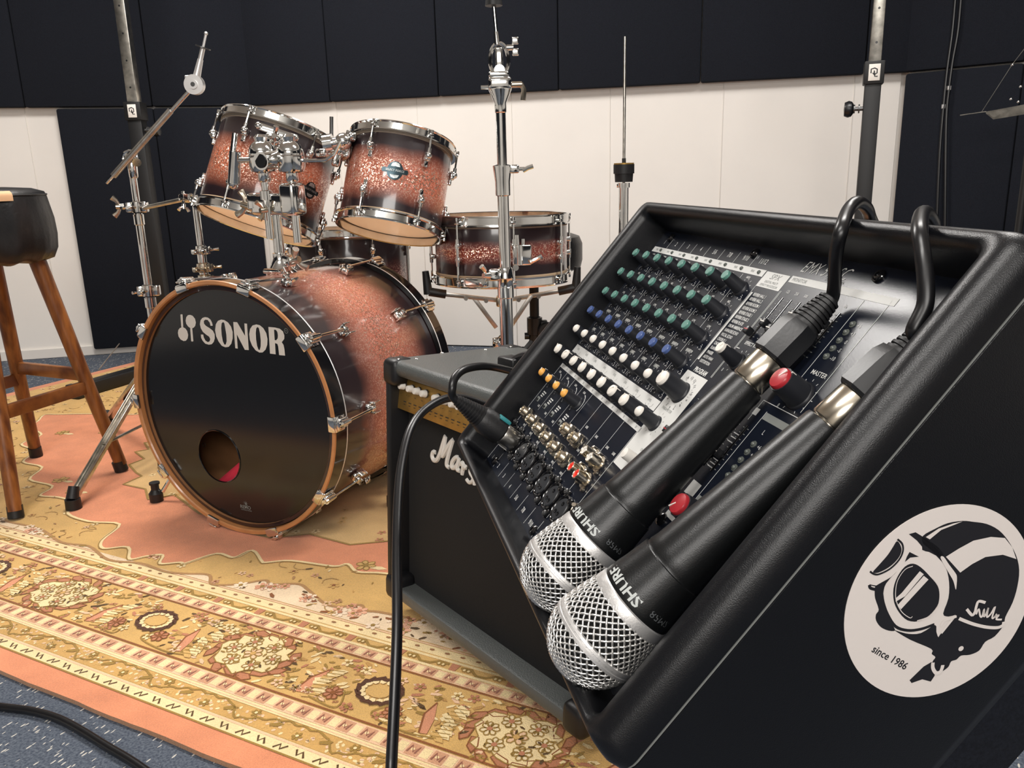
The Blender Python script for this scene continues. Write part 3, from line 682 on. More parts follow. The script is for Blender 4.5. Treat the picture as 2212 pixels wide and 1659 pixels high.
#==PART3==
# ================================================================ DRUM HARDWARE HELPERS
RZ = .0105                                                  # top of the rug
def wing(mb, p, axis, s_=1.0, up=(0, 0, 1)):
    """wing screw: hub and two ears"""
    fm = frame(p, axis, up)
    mb.cyl((0, 0, 0), (0, 0, .014 * s_), .006 * s_, .005 * s_, 10, fm)
    for sg in (1, -1): mb.tube([(sg * .003 * s_, 0, .008 * s_), (sg * .011 * s_, 0, .012 * s_), (sg * .017 * s_, 0, .019 * s_)], lambda u: (.003 + .0022 * u) * s_, 8, fm)
def clampring(mb, p, axis, r, h=.028, side=(0, -1, 0)):
    """tube clamp collar with lug and wing screw"""
    fm = frame(p, axis, side)
    mb.lathe([(r, -h / 2), (r + .005, -h / 2 + .003), (r + .006, 0), (r + .005, h / 2 - .003), (r, h / 2)], 18, fm)
    mb.rbox((r + .010, 0, 0), (.016, .018, h * .8), .003, fm)
    mb.cyl((r + .010, -.016, 0), (r + .010, .02, 0), .004, None, 8, fm)
    q = fm @ Vector((r + .010, .018, 0)); ax = fm.to_3x3() @ Vector((0, 1, 0)); wing(mb, q, ax, .9, fm.to_3x3() @ Vector((1, 0, 0)))
def tubepart(parent, name, pts, r, m='chrome', n=14):
    q = MB(); q.tube(pts, r, n); return q.build(name, m, parent)
def hoop_prof(r, h, up=1):
    """flanged metal hoop; z grows away from the shell"""
    return [(r - .002, h), (r + .0045, h + .0015), (r + .0055, h - .001), (r + .003, h - .0035), (r + .0028, .006), (r + .0085, .004), (r + .009, .001), (r + .002, 0), (r - .002, .001), (r - .002, h)]
def drum(name, label, m, R_, L_, shellm, nl, a0, hoop_h=.02, head_bot='tanhead', lugs='pair', head_top='whitehead'):
    """local z is the drum axis, the shell runs from hoop_h to L_-hoop_h"""
    t = thing(name, label, 'drum', m)
    z0, z1 = hoop_h * .7, L_ - hoop_h * .7
    q = MB(); q.lathe([(R_ - .007, z0), (R_ - .001, z0), (R_, z0 + .003), (R_, z1 - .003), (R_ - .001, z1), (R_ - .007, z1)], 72); q.build('shell', shellm, t)
    q = MB(); q.lathe([(R_ - .0071, z1), (R_ - .0071, z0)], 72); q.build('shell_lining', 'lining', t)
    for nm, z, sg, hm in (('bottom_head', z0 - .001, -1, head_bot), ('top_head', z1 + .001, 1, head_top)):
        q = MB(); q.lathe([(0, 0), (R_ - .004, 0), (R_ + .001, -.004), (R_ + .001, -.008), (R_ - .002, -.008)] if sg > 0 else [(R_ - .002, .008), (R_ + .001, .008), (R_ + .001, .004), (R_ - .004, 0), (0, 0)], 72, T((0, 0, z)))
        q.build(nm, hm, t)
        q = MB(); pr = hoop_prof(R_ + .002, hoop_h)
        if sg > 0: q.lathe(pr[::-1], 72, T((0, 0, z - .004)))
        else: q.lathe([(r_, -z_) for r_, z_ in pr], 72, T((0, 0, z + .004)))
        hp = q.build('hoop', 'chrome', t)
    for i in range(nl):
        a = a0 + 2 * PI * i / nl; er = Matrix.Rotation(a, 4, 'Z')
        for sg in (1, -1) if lugs == 'pair' else (0,):
            zc = (L_ / 2 + sg * (L_ / 2 - .062)) if sg else L_ / 2
            q = MB()
            if sg:
                q.rbox((R_ + .007, 0, zc), (.014, .016, .022), .005, er, 3); q.sphere((R_ + .012, 0, zc + sg * .002), .0085, 8, er); q.rbox((R_ + .004, 0, zc - sg * .016), (.008, .011, .02), .003, er)
                q.cyl((R_ + .012, 0, zc), (R_ + .012, 0, zc + sg * .02), .0055, .0045, 10, er)
            else:
                for s2 in (1, -1): q.rbox((R_ + .008, 0, zc + s2 * .018), (.016, .014, .013), .004, er, 3); q.cyl((R_ + .012, 0, zc + s2 * .01), (R_ + .012, 0, zc + s2 * .034), .0055, .0045, 10, er)
                q.cyl((R_ + .012, 0, zc - .02), (R_ + .012, 0, zc + .02), .004, None, 10, er)
            lu = q.build('lug', 'chrome', t)
            for s3 in ((sg,) if sg else (1, -1)):
                q = MB(); ze = L_ - .004 if s3 > 0 else .004
                q.cyl((R_ + .012, 0, zc + s3 * .02), (R_ + .012, 0, ze), .0026, None, 8, er); q.cyl((R_ + .012, 0, ze), (R_ + .012, 0, ze + s3 * .007), .0048, .0042, 10, er)
                q.rbox((R_ + .008, 0, ze - s3 * .006), (.014, .013, .008), .002, er); q.build('tension_rod', 'chrome', lu)
    return t
def drum_frame(C, az, el):
    z = Vector((math.cos(az) * math.cos(el), math.sin(az) * math.cos(el), math.sin(el))); view = (O0 - Vector(C)).normalized()
    ef = (view - z * view.dot(z)).normalized(); X = z.cross(-ef) * -1
    X = -ef.cross(z) * -1 if False else z.cross(ef)
    Y = z.cross(X)                                          # = -ef
    return Matrix(((X.x, Y.x, z.x, C[0]), (X.y, Y.y, z.y, C[1]), (X.z, Y.z, z.z, C[2]), (0, 0, 0, 1)))
def on_shell(R_, ang, z, x, y, out=0):
    """map flat x,y artwork onto the shell, facing outwards, centred at angle ang"""
    a = ang + x / R_; return ((R_ + out) * math.cos(a), (R_ + out) * math.sin(a), z + y)

# ================================================================ BASS DRUM
BC = Vector((-.6316, 1.7296, .304)); bn = Vector((math.cos(-2.0227), math.sin(-2.0227), 0)); bx = Vector((-bn.y, bn.x, 0))
bM = Matrix(((bx.x, 0, bn.x, BC.x), (bx.y, 0, bn.y, BC.y), (0, 1, 0, BC.z), (0, 0, 0, 1)))   # x right, y up, z towards the camera
bI = bM.inverted()
bd = thing('bass_drum', 'copper sparkle bass drum with black front head, white logo and wooden hoop', 'drum', bM)
RB, LB = .279, .49
sm = shell_mat('bass_sparkle_burst', -LB + .04, -.045, mid=(.52, .17, .11), soft=.24, centre=.47)
q = MB(); q.lathe([(RB - .008, -LB + .01), (RB, -LB + .012), (RB, -.012), (RB - .008, -.01)], 120); q.build('shell', sm, bd)
q = MB(); q.lathe([(RB - .0085, -.01), (RB - .0085, -LB + .01)], 96); q.build('shell_lining', 'innerwood', bd)
def wood_hoop(z0, z1, nm):
    s_ = 1 if z1 > z0 else -1
    q = MB(); pr = [(.281, z0), (.292, z0), (.2925, z1 - s_ * .003)]
    q.lathe(pr if s_ > 0 else pr[::-1], 120); hp = q.build(nm, 'blackgloss', bd)
    q = MB(); pr = [(.2925, z1 - s_ * .003), (.291, z1), (.284, z1), (.2815, z1 - s_ * .003), (.281, z0)]
    q.lathe(pr if s_ > 0 else pr[::-1], 120); q.build('hoop_wood_edge', 'woodhoop', hp)
    q = MB(); q.lathe([(.2922, z0 + s_ * .002), (.2929, z0 + s_ * .0025), (.2929, z0 + s_ * .0045), (.2922, z0 + s_ * .005)] if s_ > 0 else [(.2922, z0 - .005), (.2929, z0 - .0045), (.2929, z0 - .0025), (.2922, z0 - .002)], 120); q.build('inlay_stripe', 'silver', hp)
wood_hoop(-.045, 0, 'front_hoop'); wood_hoop(-LB + .04, -LB, 'rear_hoop')
pc = (-.062, -.118); pr_ = .063
q = MB(); q.flat(ell(0, 0, .2795, .2795, 120), -.017, None, [ell(pc[0], pc[1], pr_, pr_, 40)]); hd = q.build('front_head', 'basshead', bd, smooth=False)
q = MB(); q.tube([(pc[0] + pr_ * math.cos(a), pc[1] + pr_ * math.sin(a), -.0165) for a in [2 * PI * i / 40 for i in range(40)]], .0016, 6, closed=True); q.build('port_ring', 'blackgloss', hd)
q = MB(); q.lathe([(.2795, -.020), (.2795, -.0155), (.2755, -.0150), (.2740, -.0168)], 96); q.build('head_collar', 'blackgloss', hd)
q = MB(); q.lathe([(0, -LB + .012), (RB - .01, -LB + .012)], 60); q.build('rear_head', 'basshead', bd)
# red cushion inside, seen through the port
cush = MB(); fm = frame((-.015, -.168, -.062), (0, 0, 1), (.80, .60, 0)); cush.rbox((0, 0, 0), (.2, .07, .06), .02, fm, 3); cu_o = cush.build('damping_cushion', 'redfoam', bd)
for px, py in ((418, 970), (441, 961)):
    P = bI @ onplane(px, py, bM @ Vector((0, 0, -.06)), bn); q = MB(); q.tube([(P.x + .0045 * math.cos(a), P.y + .0045 * math.sin(a), -.06) for a in [2 * PI * i / 14 for i in range(14)]], .0011, 6, closed=True); q.build('lining_eyelet', 'chrome_dull', bd)
# printed letters, taken off the head plane
def hp_(x, y, k=7.9, ox=360, oy=660):
    P = bI @ onplane(ox + x / k, oy + y / k, bM @ Vector((0, 0, -.0168)), bn); return (P.x, P.y)
LET = [[[(780, 345), (750, 345), (735, 290), (700, 245), (660, 240), (635, 265), (640, 310), (670, 345), (740, 390), (790, 430), (820, 490), (822, 560), (805, 620), (770, 660), (720, 668), (660, 650), (615, 600), (590, 550), (585, 495), (625, 495), (635, 545), (665, 600), (705, 625), (735, 610), (745, 570), (725, 530), (680, 500), (620, 450), (585, 390), (568, 320), (580, 250), (610, 212), (655, 197), (705, 205), (750, 240), (775, 290), (788, 340)]],
       [[(930, 240), (985, 248), (1050, 290), (1100, 360), (1128, 450), (1128, 560), (1105, 650), (1060, 705), (1000, 712), (940, 685), (885, 610), (845, 520), (828, 420), (840, 320), (875, 262)], [(965, 280), (985, 300), (1000, 380), (1020, 500), (1025, 610), (1010, 665), (985, 665), (960, 610), (940, 500), (932, 380), (940, 300)]],
       [[(1137, 280), (1205, 285), (1340, 520), (1327, 305), (1372, 310), (1403, 760), (1335, 755), (1197, 490), (1215, 735), (1172, 728)]],
       [[(1530, 322), (1590, 335), (1650, 385), (1700, 470), (1722, 570), (1718, 670), (1690, 750), (1640, 800), (1585, 802), (1520, 765), (1460, 685), (1422, 590), (1410, 490), (1425, 400), (1465, 340)], [(1550, 365), (1575, 385), (1595, 480), (1607, 600), (1605, 700), (1590, 758), (1570, 755), (1545, 690), (1528, 580), (1522, 470), (1530, 390)]],
       [[(1737, 365), (1850, 375), (1930, 395), (1985, 440), (2010, 510), (2008, 570), (1965, 625), (1995, 670), (2010, 740), (2022, 855), (1920, 845), (1905, 700), (1890, 655), (1850, 640), (1862, 832), (1765, 820)], [(1833, 412), (1865, 415), (1890, 450), (1900, 510), (1895, 560), (1870, 592), (1845, 590)]],
       [[(235, 155), (253, 148), (272, 152), (285, 372), (320, 390), (352, 435), (368, 500), (360, 560), (330, 600), (290, 605), (240, 580), (205, 530), (193, 470), (200, 420), (225, 385), (252, 375)]],
       [[(325, 260), (335, 200), (362, 165), (400, 158), (445, 175), (485, 225), (500, 290), (490, 345), (465, 375), (438, 388), (457, 608), (438, 615), (420, 608), (402, 382), (365, 355), (335, 310)]]]
for L_ in LET:
    lp = [[hp_(*p) for p in l] for l in L_]; q = MB(); q.flat(lp[0], -.0166, None, lp[1:]); q.build('logo_letter', 'logo', hd, smooth=False)
q = MB(); rc = hp_(2040, 432); q.stroke([(rc[0] + .0048 * math.cos(a), rc[1] + .0052 * math.sin(a)) for a in [2 * PI * i / 20 for i in range(20)]], .0009, -.0166, closed=True)
q.text('R', .006, T((rc[0], rc[1], -.0166))); q.build('registered_mark', 'greyprint', hd, smooth=False)
q = MB(); P = hp_(532, 1097, 1, 0, 0)
for k in range(5): a = PI * .5 + (k - 2) * .5; q.flat([(P[0] + .002 * k - .004, P[1] + .006), (P[0] + .011 * math.cos(a) - .001, P[1] + .007 + .011 * math.sin(a)), (P[0] + .002 * k - .001, P[1] + .006)], -.0166)
q.text('REMO', .012, T((P[0] - .002, P[1] + .001, -.0166)), ofs=.01); q.text('POWERSTROKE', .0045, T((P[0], P[1] - .006, -.0166))); q.build('maker_mark', 'greyprint', hd, smooth=False)
# claws, lugs and rods round both hoops
for i in range(10):
    a = math.radians(36 * i) + .01; er = Matrix.Rotation(a, 4, 'Z')
    for sg, zf in ((1, 0.0), (-1, -LB)):
        if sg < 0 and (a > 3.3 or a < .1): pass
        q = MB()
        q.rbox((.2865, 0, zf + sg * .0025), (.017, .034, .006), .002, er); q.rbox((.295, 0, zf - sg * .012), (.006, .034, .03), .002, er)
        q.rbox((.2995, 0, zf - sg * .018), (.010, .022, .03), .004, er, 3); q.cyl((.303, 0, zf - sg * .006), (.303, 0, zf - sg * .036), .0085, .006, 12, er)
        cl = q.build('claw', 'chrome', bd)
        q = MB(); q.cyl((.303, 0, zf - sg * .03), (.298, 0, zf - sg * .125), .0032, None, 8, er); q.cyl((.303, 0, zf + sg * .002), (.303, 0, zf - sg * .008), .005, None, 8, er)
        q.rbox((.303, 0, zf + sg * .001), (.005, .022, .004), .0015, er); q.build('tension_rod', 'chrome', cl)
        q = MB(); z_ = zf - sg * .135; q.rbox((RB + .007, 0, z_), (.014, .02, .03), .005, er, 3); q.rbox((RB + .018, 0, z_ + sg * .006), (.012, .014, .014), .004, er)
        for s2 in (1, -1): q.rbox((RB + .012, s2 * .012, z_ - sg * .008), (.02, .004, .022), .0015, er)
        q.build('lug', 'chrome', bd)
# spurs with rubber feet
for sx, px, py in ((-1, 338, 1078), (1, None, None)):
    a = math.radians(-152) if sx < 0 else math.radians(-28); er = Matrix.Rotation(a, 4, 'Z') @ T((0, 0, 0 if sx < 0 else -.15))
    q = MB(); q.rbox((RB + .008, 0, -.13), (.018, .05, .06), .008, er, 3); q.sphere((RB + .022, 0, -.13), .02, 8, er); br = q.build('spur_bracket', 'chrome', bd)
    p0 = er @ Vector((RB + .022, 0, -.13))
    if sx < 0: p1 = bI @ atz(339, 1082, RZ); p1 = Vector((p1.x, p1.y, p1.z))
    else: p1 = Vector((.40, -BC.z + RZ, -.17))
    d = (p0 - p1).normalized(); q = MB(); q.tube([p0, p1 + d * .03], .0055, 10); sp = q.build('spur', 'chrome', bd)
    q = MB(); up = Vector((0, 1, 0)); q.cyl(p1 + up * .0, p1 + up * .022, .0165, .0175, 18); q.cyl(p1 + up * .022, p1 + up * .032, .0165, .010, 18); q.cyl(p1 + up * .032, p1 + up * .048, .010, .010, 14); q.cyl(p1 + up * .046, p1 + up * .051, .013, .013, 14)
    q.build('rubber_foot', 'rubber', sp)
# tom mount on top of the bass drum
tb = bI @ aty(608, 588, 1.96)                               # foot of the mounting post
zt = tb.z; pa = Vector((tb.x, math.sqrt(RB * RB - tb.x * tb.x), zt)); up = Vector((0, 1, 0))
q = MB(); fm = frame(pa - up * .004, up, (1, 0, 0)); q.lathe([(0, 0), (.036, 0), (.038, .006), (.027, .016), (.019, .034), (.017, .04), (.017, .052), (.012, .054), (0, .054)], 28, fm); q.rbox((.026, 0, .034), (.02, .03, .028), .004, fm); q.rbox((0, -.028, .012), (.05, .02, .012), .004, fm)
mt = q.build('tom_mount', 'chrome', bd)
q = MB(); wing(q, fm @ Vector((.036, 0, .034)), (1, .2, 0), 1.6, (0, 1, .5)); q.build('wing_screw', 'steel', mt)
top = bI @ aty(606, 440, 1.96)
ptop = Vector((pa.x, top.y, pa.z)); tubepart(bd, 'mount_post', [pa + up * .04, ptop + up * .01], .0127)
def W2(px, py, y): return bI @ aty(px, py, y)
blk = ptop
q = MB(); fm = frame(blk, up, (1, 0, 0))
q.rbox((.0, 0, 0), (.115, .045, .05), .008, fm, 3); q.rbox((.055, 0, .01), (.045, .05, .075), .01, fm, 3); q.rbox((-.052, 0, .004), (.035, .045, .045), .01, fm, 3)
q.rbox((.0, .028, 0), (.05, .012, .03), .004, fm)
hb = q.build('double_tom_holder', 'chrome', bd)
q = MB(); wing(q, fm @ Vector((-.075, .0, -.006)), (-1, .3, .2), 1.7, (0, 1, 0)); wing(q, fm @ Vector((.0, -.03, -.012)), (-.3, -.1, 1), 1.2, (0, 1, 0)); q.build('wing_screw', 'nickel', hb)
q = MB()
for k in range(7): q.stroke([(blk.x - .018 + k * .006, blk.y - .006), (blk.x - .016 + k * .006, blk.y + .006)], .0011, blk.z + .0345)
q.build('embossed_mark', 'gunmetal', hb, smooth=False)
arms = []
for px0, px1, ytop, ybot, ball in ((586, 588, 335, 515, (580, 345)), (651, 655, 335, 522, (655, 345))):
    x_ = W2(px0, 450, 1.955); x_ = Vector((x_.x, x_.y, blk.z))
    a = Vector((x_.x, W2(px0, ybot, 1.955).y, blk.z + (.02 if px0 < 600 else 0))); c_ = Vector((x_.x, W2(px0, ball[1], 1.955).y, a.z))
    tubepart(bd, 'tom_arm', [a, c_], .0096)
    q = MB(); q.sphere(c_ + up * .014, .031, 12); q.lathe([(.011, -.05), (.014, -.046), (.014, -.03), (.028, -.026), (.0325, -.014), (.0325, .008), (.029, .012)], 22, frame(c_, up, (1, 0, 0))); q.lathe([(.014, 0), (.0145, .02), (.011, .022)], 18, frame(c_ + up * -.09, up, (1, 0, 0)))
    q.lathe([(.0, .034), (.012, .034), (.016, .05), (.010, .056), (0, .056)], 18, frame(c_, up, (1, 0, 0)))
    bj = q.build('ball_joint', 'chrome', bd); arms.append((c_, bj))
# left arm: short socket facing the camera; rods to both toms
c_, bj = arms[0]
q = MB(); q.cyl(c_ + Vector((.03, .0, -.01)), c_ + Vector((.034, -.004, .045)), .021, .020, 20); q.build('rod_socket', 'chrome', bj)
q = MB(); q.cyl(c_ + Vector((.034, -.004, .0452)), c_ + Vector((.034, -.004, .0462)), .0155, None, 18); q.build('socket_bore', 'blackplastic', bj)
q = MB(); q.tube([c_ + Vector((-.005, .0, .02)), c_ + Vector((-.05, .0, .03)), c_ + Vector((-.062, .012, .03)), c_ + Vector((-.056, .06, .02))], .007, 10); q.build('rod', 'chrome', bj)
q = MB(); q.cyl(c_ + Vector((-.066, -.05, .03)), c_ + Vector((-.052, .02, .03)), .0145, .0135, 16); q.sphere(c_ + Vector((-.067, -.052, .031)), .0125, 8); q.build('lock_nut', 'chrome', bj)
c_, bj = arms[1]
q = MB(); q.tube([c_, c_ + Vector((.06, -.004, 0)), c_ + Vector((.10, -.004, .0)), c_ + Vector((.118, .008, -.01)), c_ + Vector((.13, .035, -.02))], .0042, 8); q.build('rod', 'chrome', bj)

q = MB(); a_, b_ = W2(700, 312, 2.06), W2(742, 306, 2.06); q.cyl(a_, a_ + (b_ - a_) * .45, .023, .023, 20); q.cyl(a_ + (b_ - a_) * .45, a_ + (b_ - a_) * .7, .013, .013, 14); q.sphere(b_, .021, 10); q.rbox((a_.x, a_.y - .02, a_.z), (.03, .02, .04), .005, None, 3); q.build('angle_clamp', 'chrome', bj)
# ================================================================ TOMS
m1 = shell_mat('tom_sparkle_burst_a', .01, .24, mid=(.54, .15, .075), soft=.2, centre=.47)
m2 = shell_mat('tom_sparkle_burst_b', .01, .22, mid=(.54, .16, .095), soft=.21, centre=.48)
t1M = drum_frame((-.6612, 2.1751, .6862), .785, 1.1579); t2M = drum_frame((-.301, 2.0916, .6678), 1.0344, 1.2198)
tom1 = drum('rack_tom', 'larger copper sparkle rack tom, left of the two above the bass drum', t1M, .1525, .2533, m1, 6, -PI / 2 - math.radians(32), .024)
tom1['group'] = 'rack toms above the bass drum'
tom2 = drum('rack_tom', 'smaller copper sparkle rack tom with badge in front, right of the two', t2M, .1285, .2299, m2, 6, -PI / 2 - math.radians(33), .024)
tom2['group'] = 'rack toms above the bass drum'
def badge(parent, R_, ang, z, k=1.0, txt=True):
    f = lambda o: (lambda p: on_shell(R_, ang, z, p[0] * k, p[1] * k, o + p[2]))
    q = MB()
    def cp(poly, o, th):
        n = len(poly); vs = [f(o)((p[0], p[1], 0)) for p in poly] + [f(o + th)((p[0], p[1], 0)) for p in poly]
        c0 = f(o + th)((sum(p[0] for p in poly) / n, sum(p[1] for p in poly) / n, 0)); vs.append(c0)
        q.add(vs, [(i, (i + 1) % n, n + (i + 1) % n, n + i) for i in range(n)] + [(n + i, n + (i + 1) % n, 2 * n) for i in range(n)])
    cp(ell(0, 0, .0195, .0225, 28), 0, .0012); q2 = q; bo = q2.build('badge', 'badge', parent)
    q = MB(); cp([(-.030, -.0055), (.030, -.0055), (.032, 0), (.030, .0055), (-.030, .0055), (-.032, 0)], .0012, .001); q.build('badge_bar', 'badge', bo)
    q = MB(); cp([(-.011, .010), (.011, .010), (.008, .018), (0, .0205), (-.008, .018)], .0013, .0003); cp([(-.011, -.010), (-.008, -.0165), (0, -.019), (.008, -.0165), (.011, -.010)], .0013, .0003)
    q.text('SELECT FORCE', .0072, fn=lambda p: f(.0026)((p[0] * .93, p[1], 0)), ofs=.015); q.build('badge_lettering', 'badgelt', bo, smooth=False)
badge(tom2, .1285, -PI / 2 - .07, .117); badge(tom1, .1525, -PI / 2 + .73, .11, .95)
def tom_bracket(parent, R_, L_, ang):
    er = Matrix.Rotation(ang, 4, 'Z'); q = MB()
    q.rbox((R_ + .010, 0, L_ * .72), (.016, .05, .04), .008, er, 3); q.sphere((R_ + .026, 0, L_ * .72), .019, 10, er); q.rbox((R_ + .006, .0, L_ * .72 + .028), (.012, .1, .02), .004, er); q.sphere((R_ + .012, -.045, L_ * .72 + .028), .009, 8, er); q.sphere((R_ + .012, .045, L_ * .72 + .028), .009, 8, er)
    q.rbox((R_ + .03, 0, L_ * .72 - .022), (.02, .022, .04), .006, er, 3); bo = q.build('mounting_bracket', 'chrome', parent)
    q = MB(); wing(q, er @ Vector((R_ + .045, 0, L_ * .72)), er.to_3x3() @ Vector((1, 0, .2)), 1.3); q.build('wing_screw', 'chrome', bo)
tom_bracket(tom1, .1525, .2533, -PI / 2 - .08); tom_bracket(tom2, .1285, .2299, PI + .25)
# suspension clip and black rod between the toms
q = MB(); q.tube([t2M.inverted() @ aty(716, 252, 2.16), t2M.inverted() @ aty(716, 330, 2.16)], .0048, 10); q.build('memory_rod', 'gunmetal', tom2)

# ================================================================ FLOOR TOM, SNARE
fM = drum_frame((-.548, 2.80, .24), 1.2, PI / 2 - .03)
m3 = shell_mat('floor_tom_sparkle', .02, .36, mid=(.1, .016, .012), soft=.2, edge=(.012, .004, .006))
ft = drum('floor_tom', 'dark copper floor tom on chrome legs behind the bass drum', fM, .203, .39, m3, 8, .35, .026)
for a in (-.55, 1.6, 3.7):
    er = Matrix.Rotation(a, 4, 'Z'); q = MB(); q.rbox((.203 + .012, 0, .19), (.024, .04, .05), .006, er, 3); br = q.build('leg_bracket', 'chrome', ft)
    q = MB(); q.tube([er @ Vector((.222, 0, .34)), er @ Vector((.222, 0, 0)), er @ Vector((.245, 0, -.06)), er @ Vector((.245, 0, -.215))], .0055, 10); lg = q.build('leg', 'chrome', ft)
    q = MB(); q.cyl(er @ Vector((.245, 0, -.2285)), er @ Vector((.245, 0, -.205)), .013, .011, 14); q.build('rubber_foot', 'rubber', lg)
sM = drum_frame((-.02, 2.22, .522), 1.0, PI / 2 - .015)
m4 = shell_mat('snare_sparkle', .01, .155, mid=(.24, .035, .018), soft=.1, edge=(.014, .004, .006))
sn = drum('snare_drum', 'dark copper sparkle snare drum on its stand behind the cymbal stand', sM, .178, .168, m4, 8, -PI / 2 - .62, .026, 'tanhead', 'tube')
fs = lambda x, y, z=0: on_shell(.178, -PI / 2 + .24, .084, x, y, z)
def shell_box(parent, nm, m, R_, ang, z, w_, h_, th, r=.002):
    er = Matrix.Rotation(ang, 4, 'Z'); q = MB(); q.rbox((R_ + th / 2, 0, z), (th, w_, h_), r, er, 3); return q.build(nm, m, parent)
th_ = shell_box(sn, 'snare_strainer', 'chrome', .178, -PI / 2 + .27, .078, .05, .052, .02, .005)
q = MB(); er = Matrix.Rotation(-PI / 2 + .27, 4, 'Z'); q.cyl((.19, -.012, .1), (.19, -.012, .128), .007, .006, 12, er); q.cyl((.19, .004, .1), (.19, .004, .118), .005, None, 12, er); q.cyl((.198, -.008, .055), (.198, -.008, .104), .008, None, 12, er)
q.tube([er @ Vector(p) for p in ((.2, .02, .06), (.204, .035, .068), (.204, .048, .074))], .006, 8); q.cyl((.193, -.018, .048), (.198, -.018, .048), .008, None, 10, er); q.build('throw_off_lever', 'chrome', th_)
shell_box(sn, 'butt_plate', 'chrome', .178, -PI / 2 - .35, .012, .06, .022, .018, .004)
ss = thing('snare_stand', 'chrome snare stand with black rubber basket arms under the snare drum', 'stand', (-.02, 2.22, RZ))
tubepart(ss, 'lower_tube', [(0, 0, .06), (0, 0, .34)], .0127); tubepart(ss, 'upper_tube', [(0, 0, .3), (0, 0, .46)], .0095)
q = MB(); clampring(q, (0, 0, .335), (0, 0, 1), .0127, .034, (-1, -.3, 0)); q.build('height_clamp', 'chrome', ss)
q = MB(); q.rbox((0, 0, .45), (.035, .035, .03), .006, None, 3); q.cyl((0, 0, .26), (0, 0, .30), .018, .018, 16); q.build('basket_hub', 'nickel', ss)
for k, a in enumerate((PI + .12, -.12, PI / 2)):
    d = Vector((math.cos(a), math.sin(a), 0)); q = MB()
    fm = frame(d * .10 + Vector((0, 0, .466)), d * 1.0 + Vector((0, 0, .16)), (0, 0, 1)); q.rbox((0, 0, 0), (.012, .003, .17), .001, fm)
    fm = frame(d * .05 + Vector((0, 0, .42)), d * .62 + Vector((0, 0, .9)), Vector((0, 0, 1)).cross(d).cross(d * .62 + Vector((0, 0, .9)))); q.rbox((0, -.004, 0), (.012, .003, .11), .001, fm)
    for u in (.045, .10): q.cyl(d * u + Vector((0, -.006, .454 + .16 * (u - .05))), d * u + Vector((0, -.010, .454 + .16 * (u - .05))), .006, None, 10)
    am = q.build('basket_arm', 'chrome_dull', ss)
    q = MB(); q.tube([d * .155 + Vector((0, 0, .475)), d * .20 + Vector((0, 0, .484))], .012, 10); q.tube([d * .202 + Vector((0, 0, .478)), d * .207 + Vector((0, 0, .54))], lambda u: .013 - .004 * u, 10); q.build('rubber_sleeve', 'rubber', am)
for a in (-2.3, -.2, 1.9):
    d = Vector((math.cos(a), math.sin(a), 0)); lg = tubepart(ss, 'leg', [(0, 0, .22), d * .25 + Vector((0, 0, .012))], .0065); q = MB(); q.sphere(d * .25 + Vector((0, 0, .012)), .0125, 8); q.build('rubber_foot', 'rubber', lg)

# ================================================================ THRONE
TC = Vector((.085, 2.80, 0))
tr = thing('drum_throne', 'round black drum throne on black tripod behind the snare drum', 'stool', TC)
q = MB(); q.lathe([(0, .475), (.14, .475), (.162, .485), (.168, .51), (.168, .565), (.158, .588), (.13, .598), (0, .6)], 48); q.build('seat', 'leather', tr)
tubepart(tr, 'upper_tube', [(0, 0, .24), (0, 0, .48)], .0165, 'blackmetal'); tubepart(tr, 'lower_tube', [(0, 0, .07), (0, 0, .3)], .0205, 'blackmetal')
q = MB(); q.lathe([(.021, -.03), (.027, -.028), (.027, .03), (.021, .032)], 20, T((0, 0, .28))); q.rbox((.03, 0, .28), (.03, .03, .04), .006, None, 3); q.cyl((-.02, 0, .245), (-.036, 0, .245), .012, None, 14); col = q.build('clamp_collar', 'blackplastic', tr)
q = MB(); fm = frame((.042, -.012, .262), (.15, -1, .05), (1, 0, 0)); q.lathe([(0, 0), (.032, 0), (.034, .004), (.034, .012), (.03, .016), (.022, .0165), (.021, .015), (0, .015)], 28, fm)
kb = q.build('clamp_knob', 'blackplastic', tr)
q = MB(); q.text('K&M', .014, fm @ T((0, 0, .0156)), ofs=.02); q.build('knob_lettering', 'greyprint', kb, smooth=False)
for a in (-2.5, -.4, 1.7):
    d = Vector((math.cos(a), math.sin(a), 0)); lg = tubepart(tr, 'leg', [(0, 0, .235), d * .27 + Vector((0, 0, .02))], .011, 'blackmetal'); q = MB(); q.sphere(d * .27 + Vector((0, 0, .021)), .0165, 8); q.build('rubber_foot', 'rubber', lg)
    tubepart(tr, 'brace', [(0, 0, .1), d * .15 + Vector((0, 0, .11))], .006, 'blackmetal')

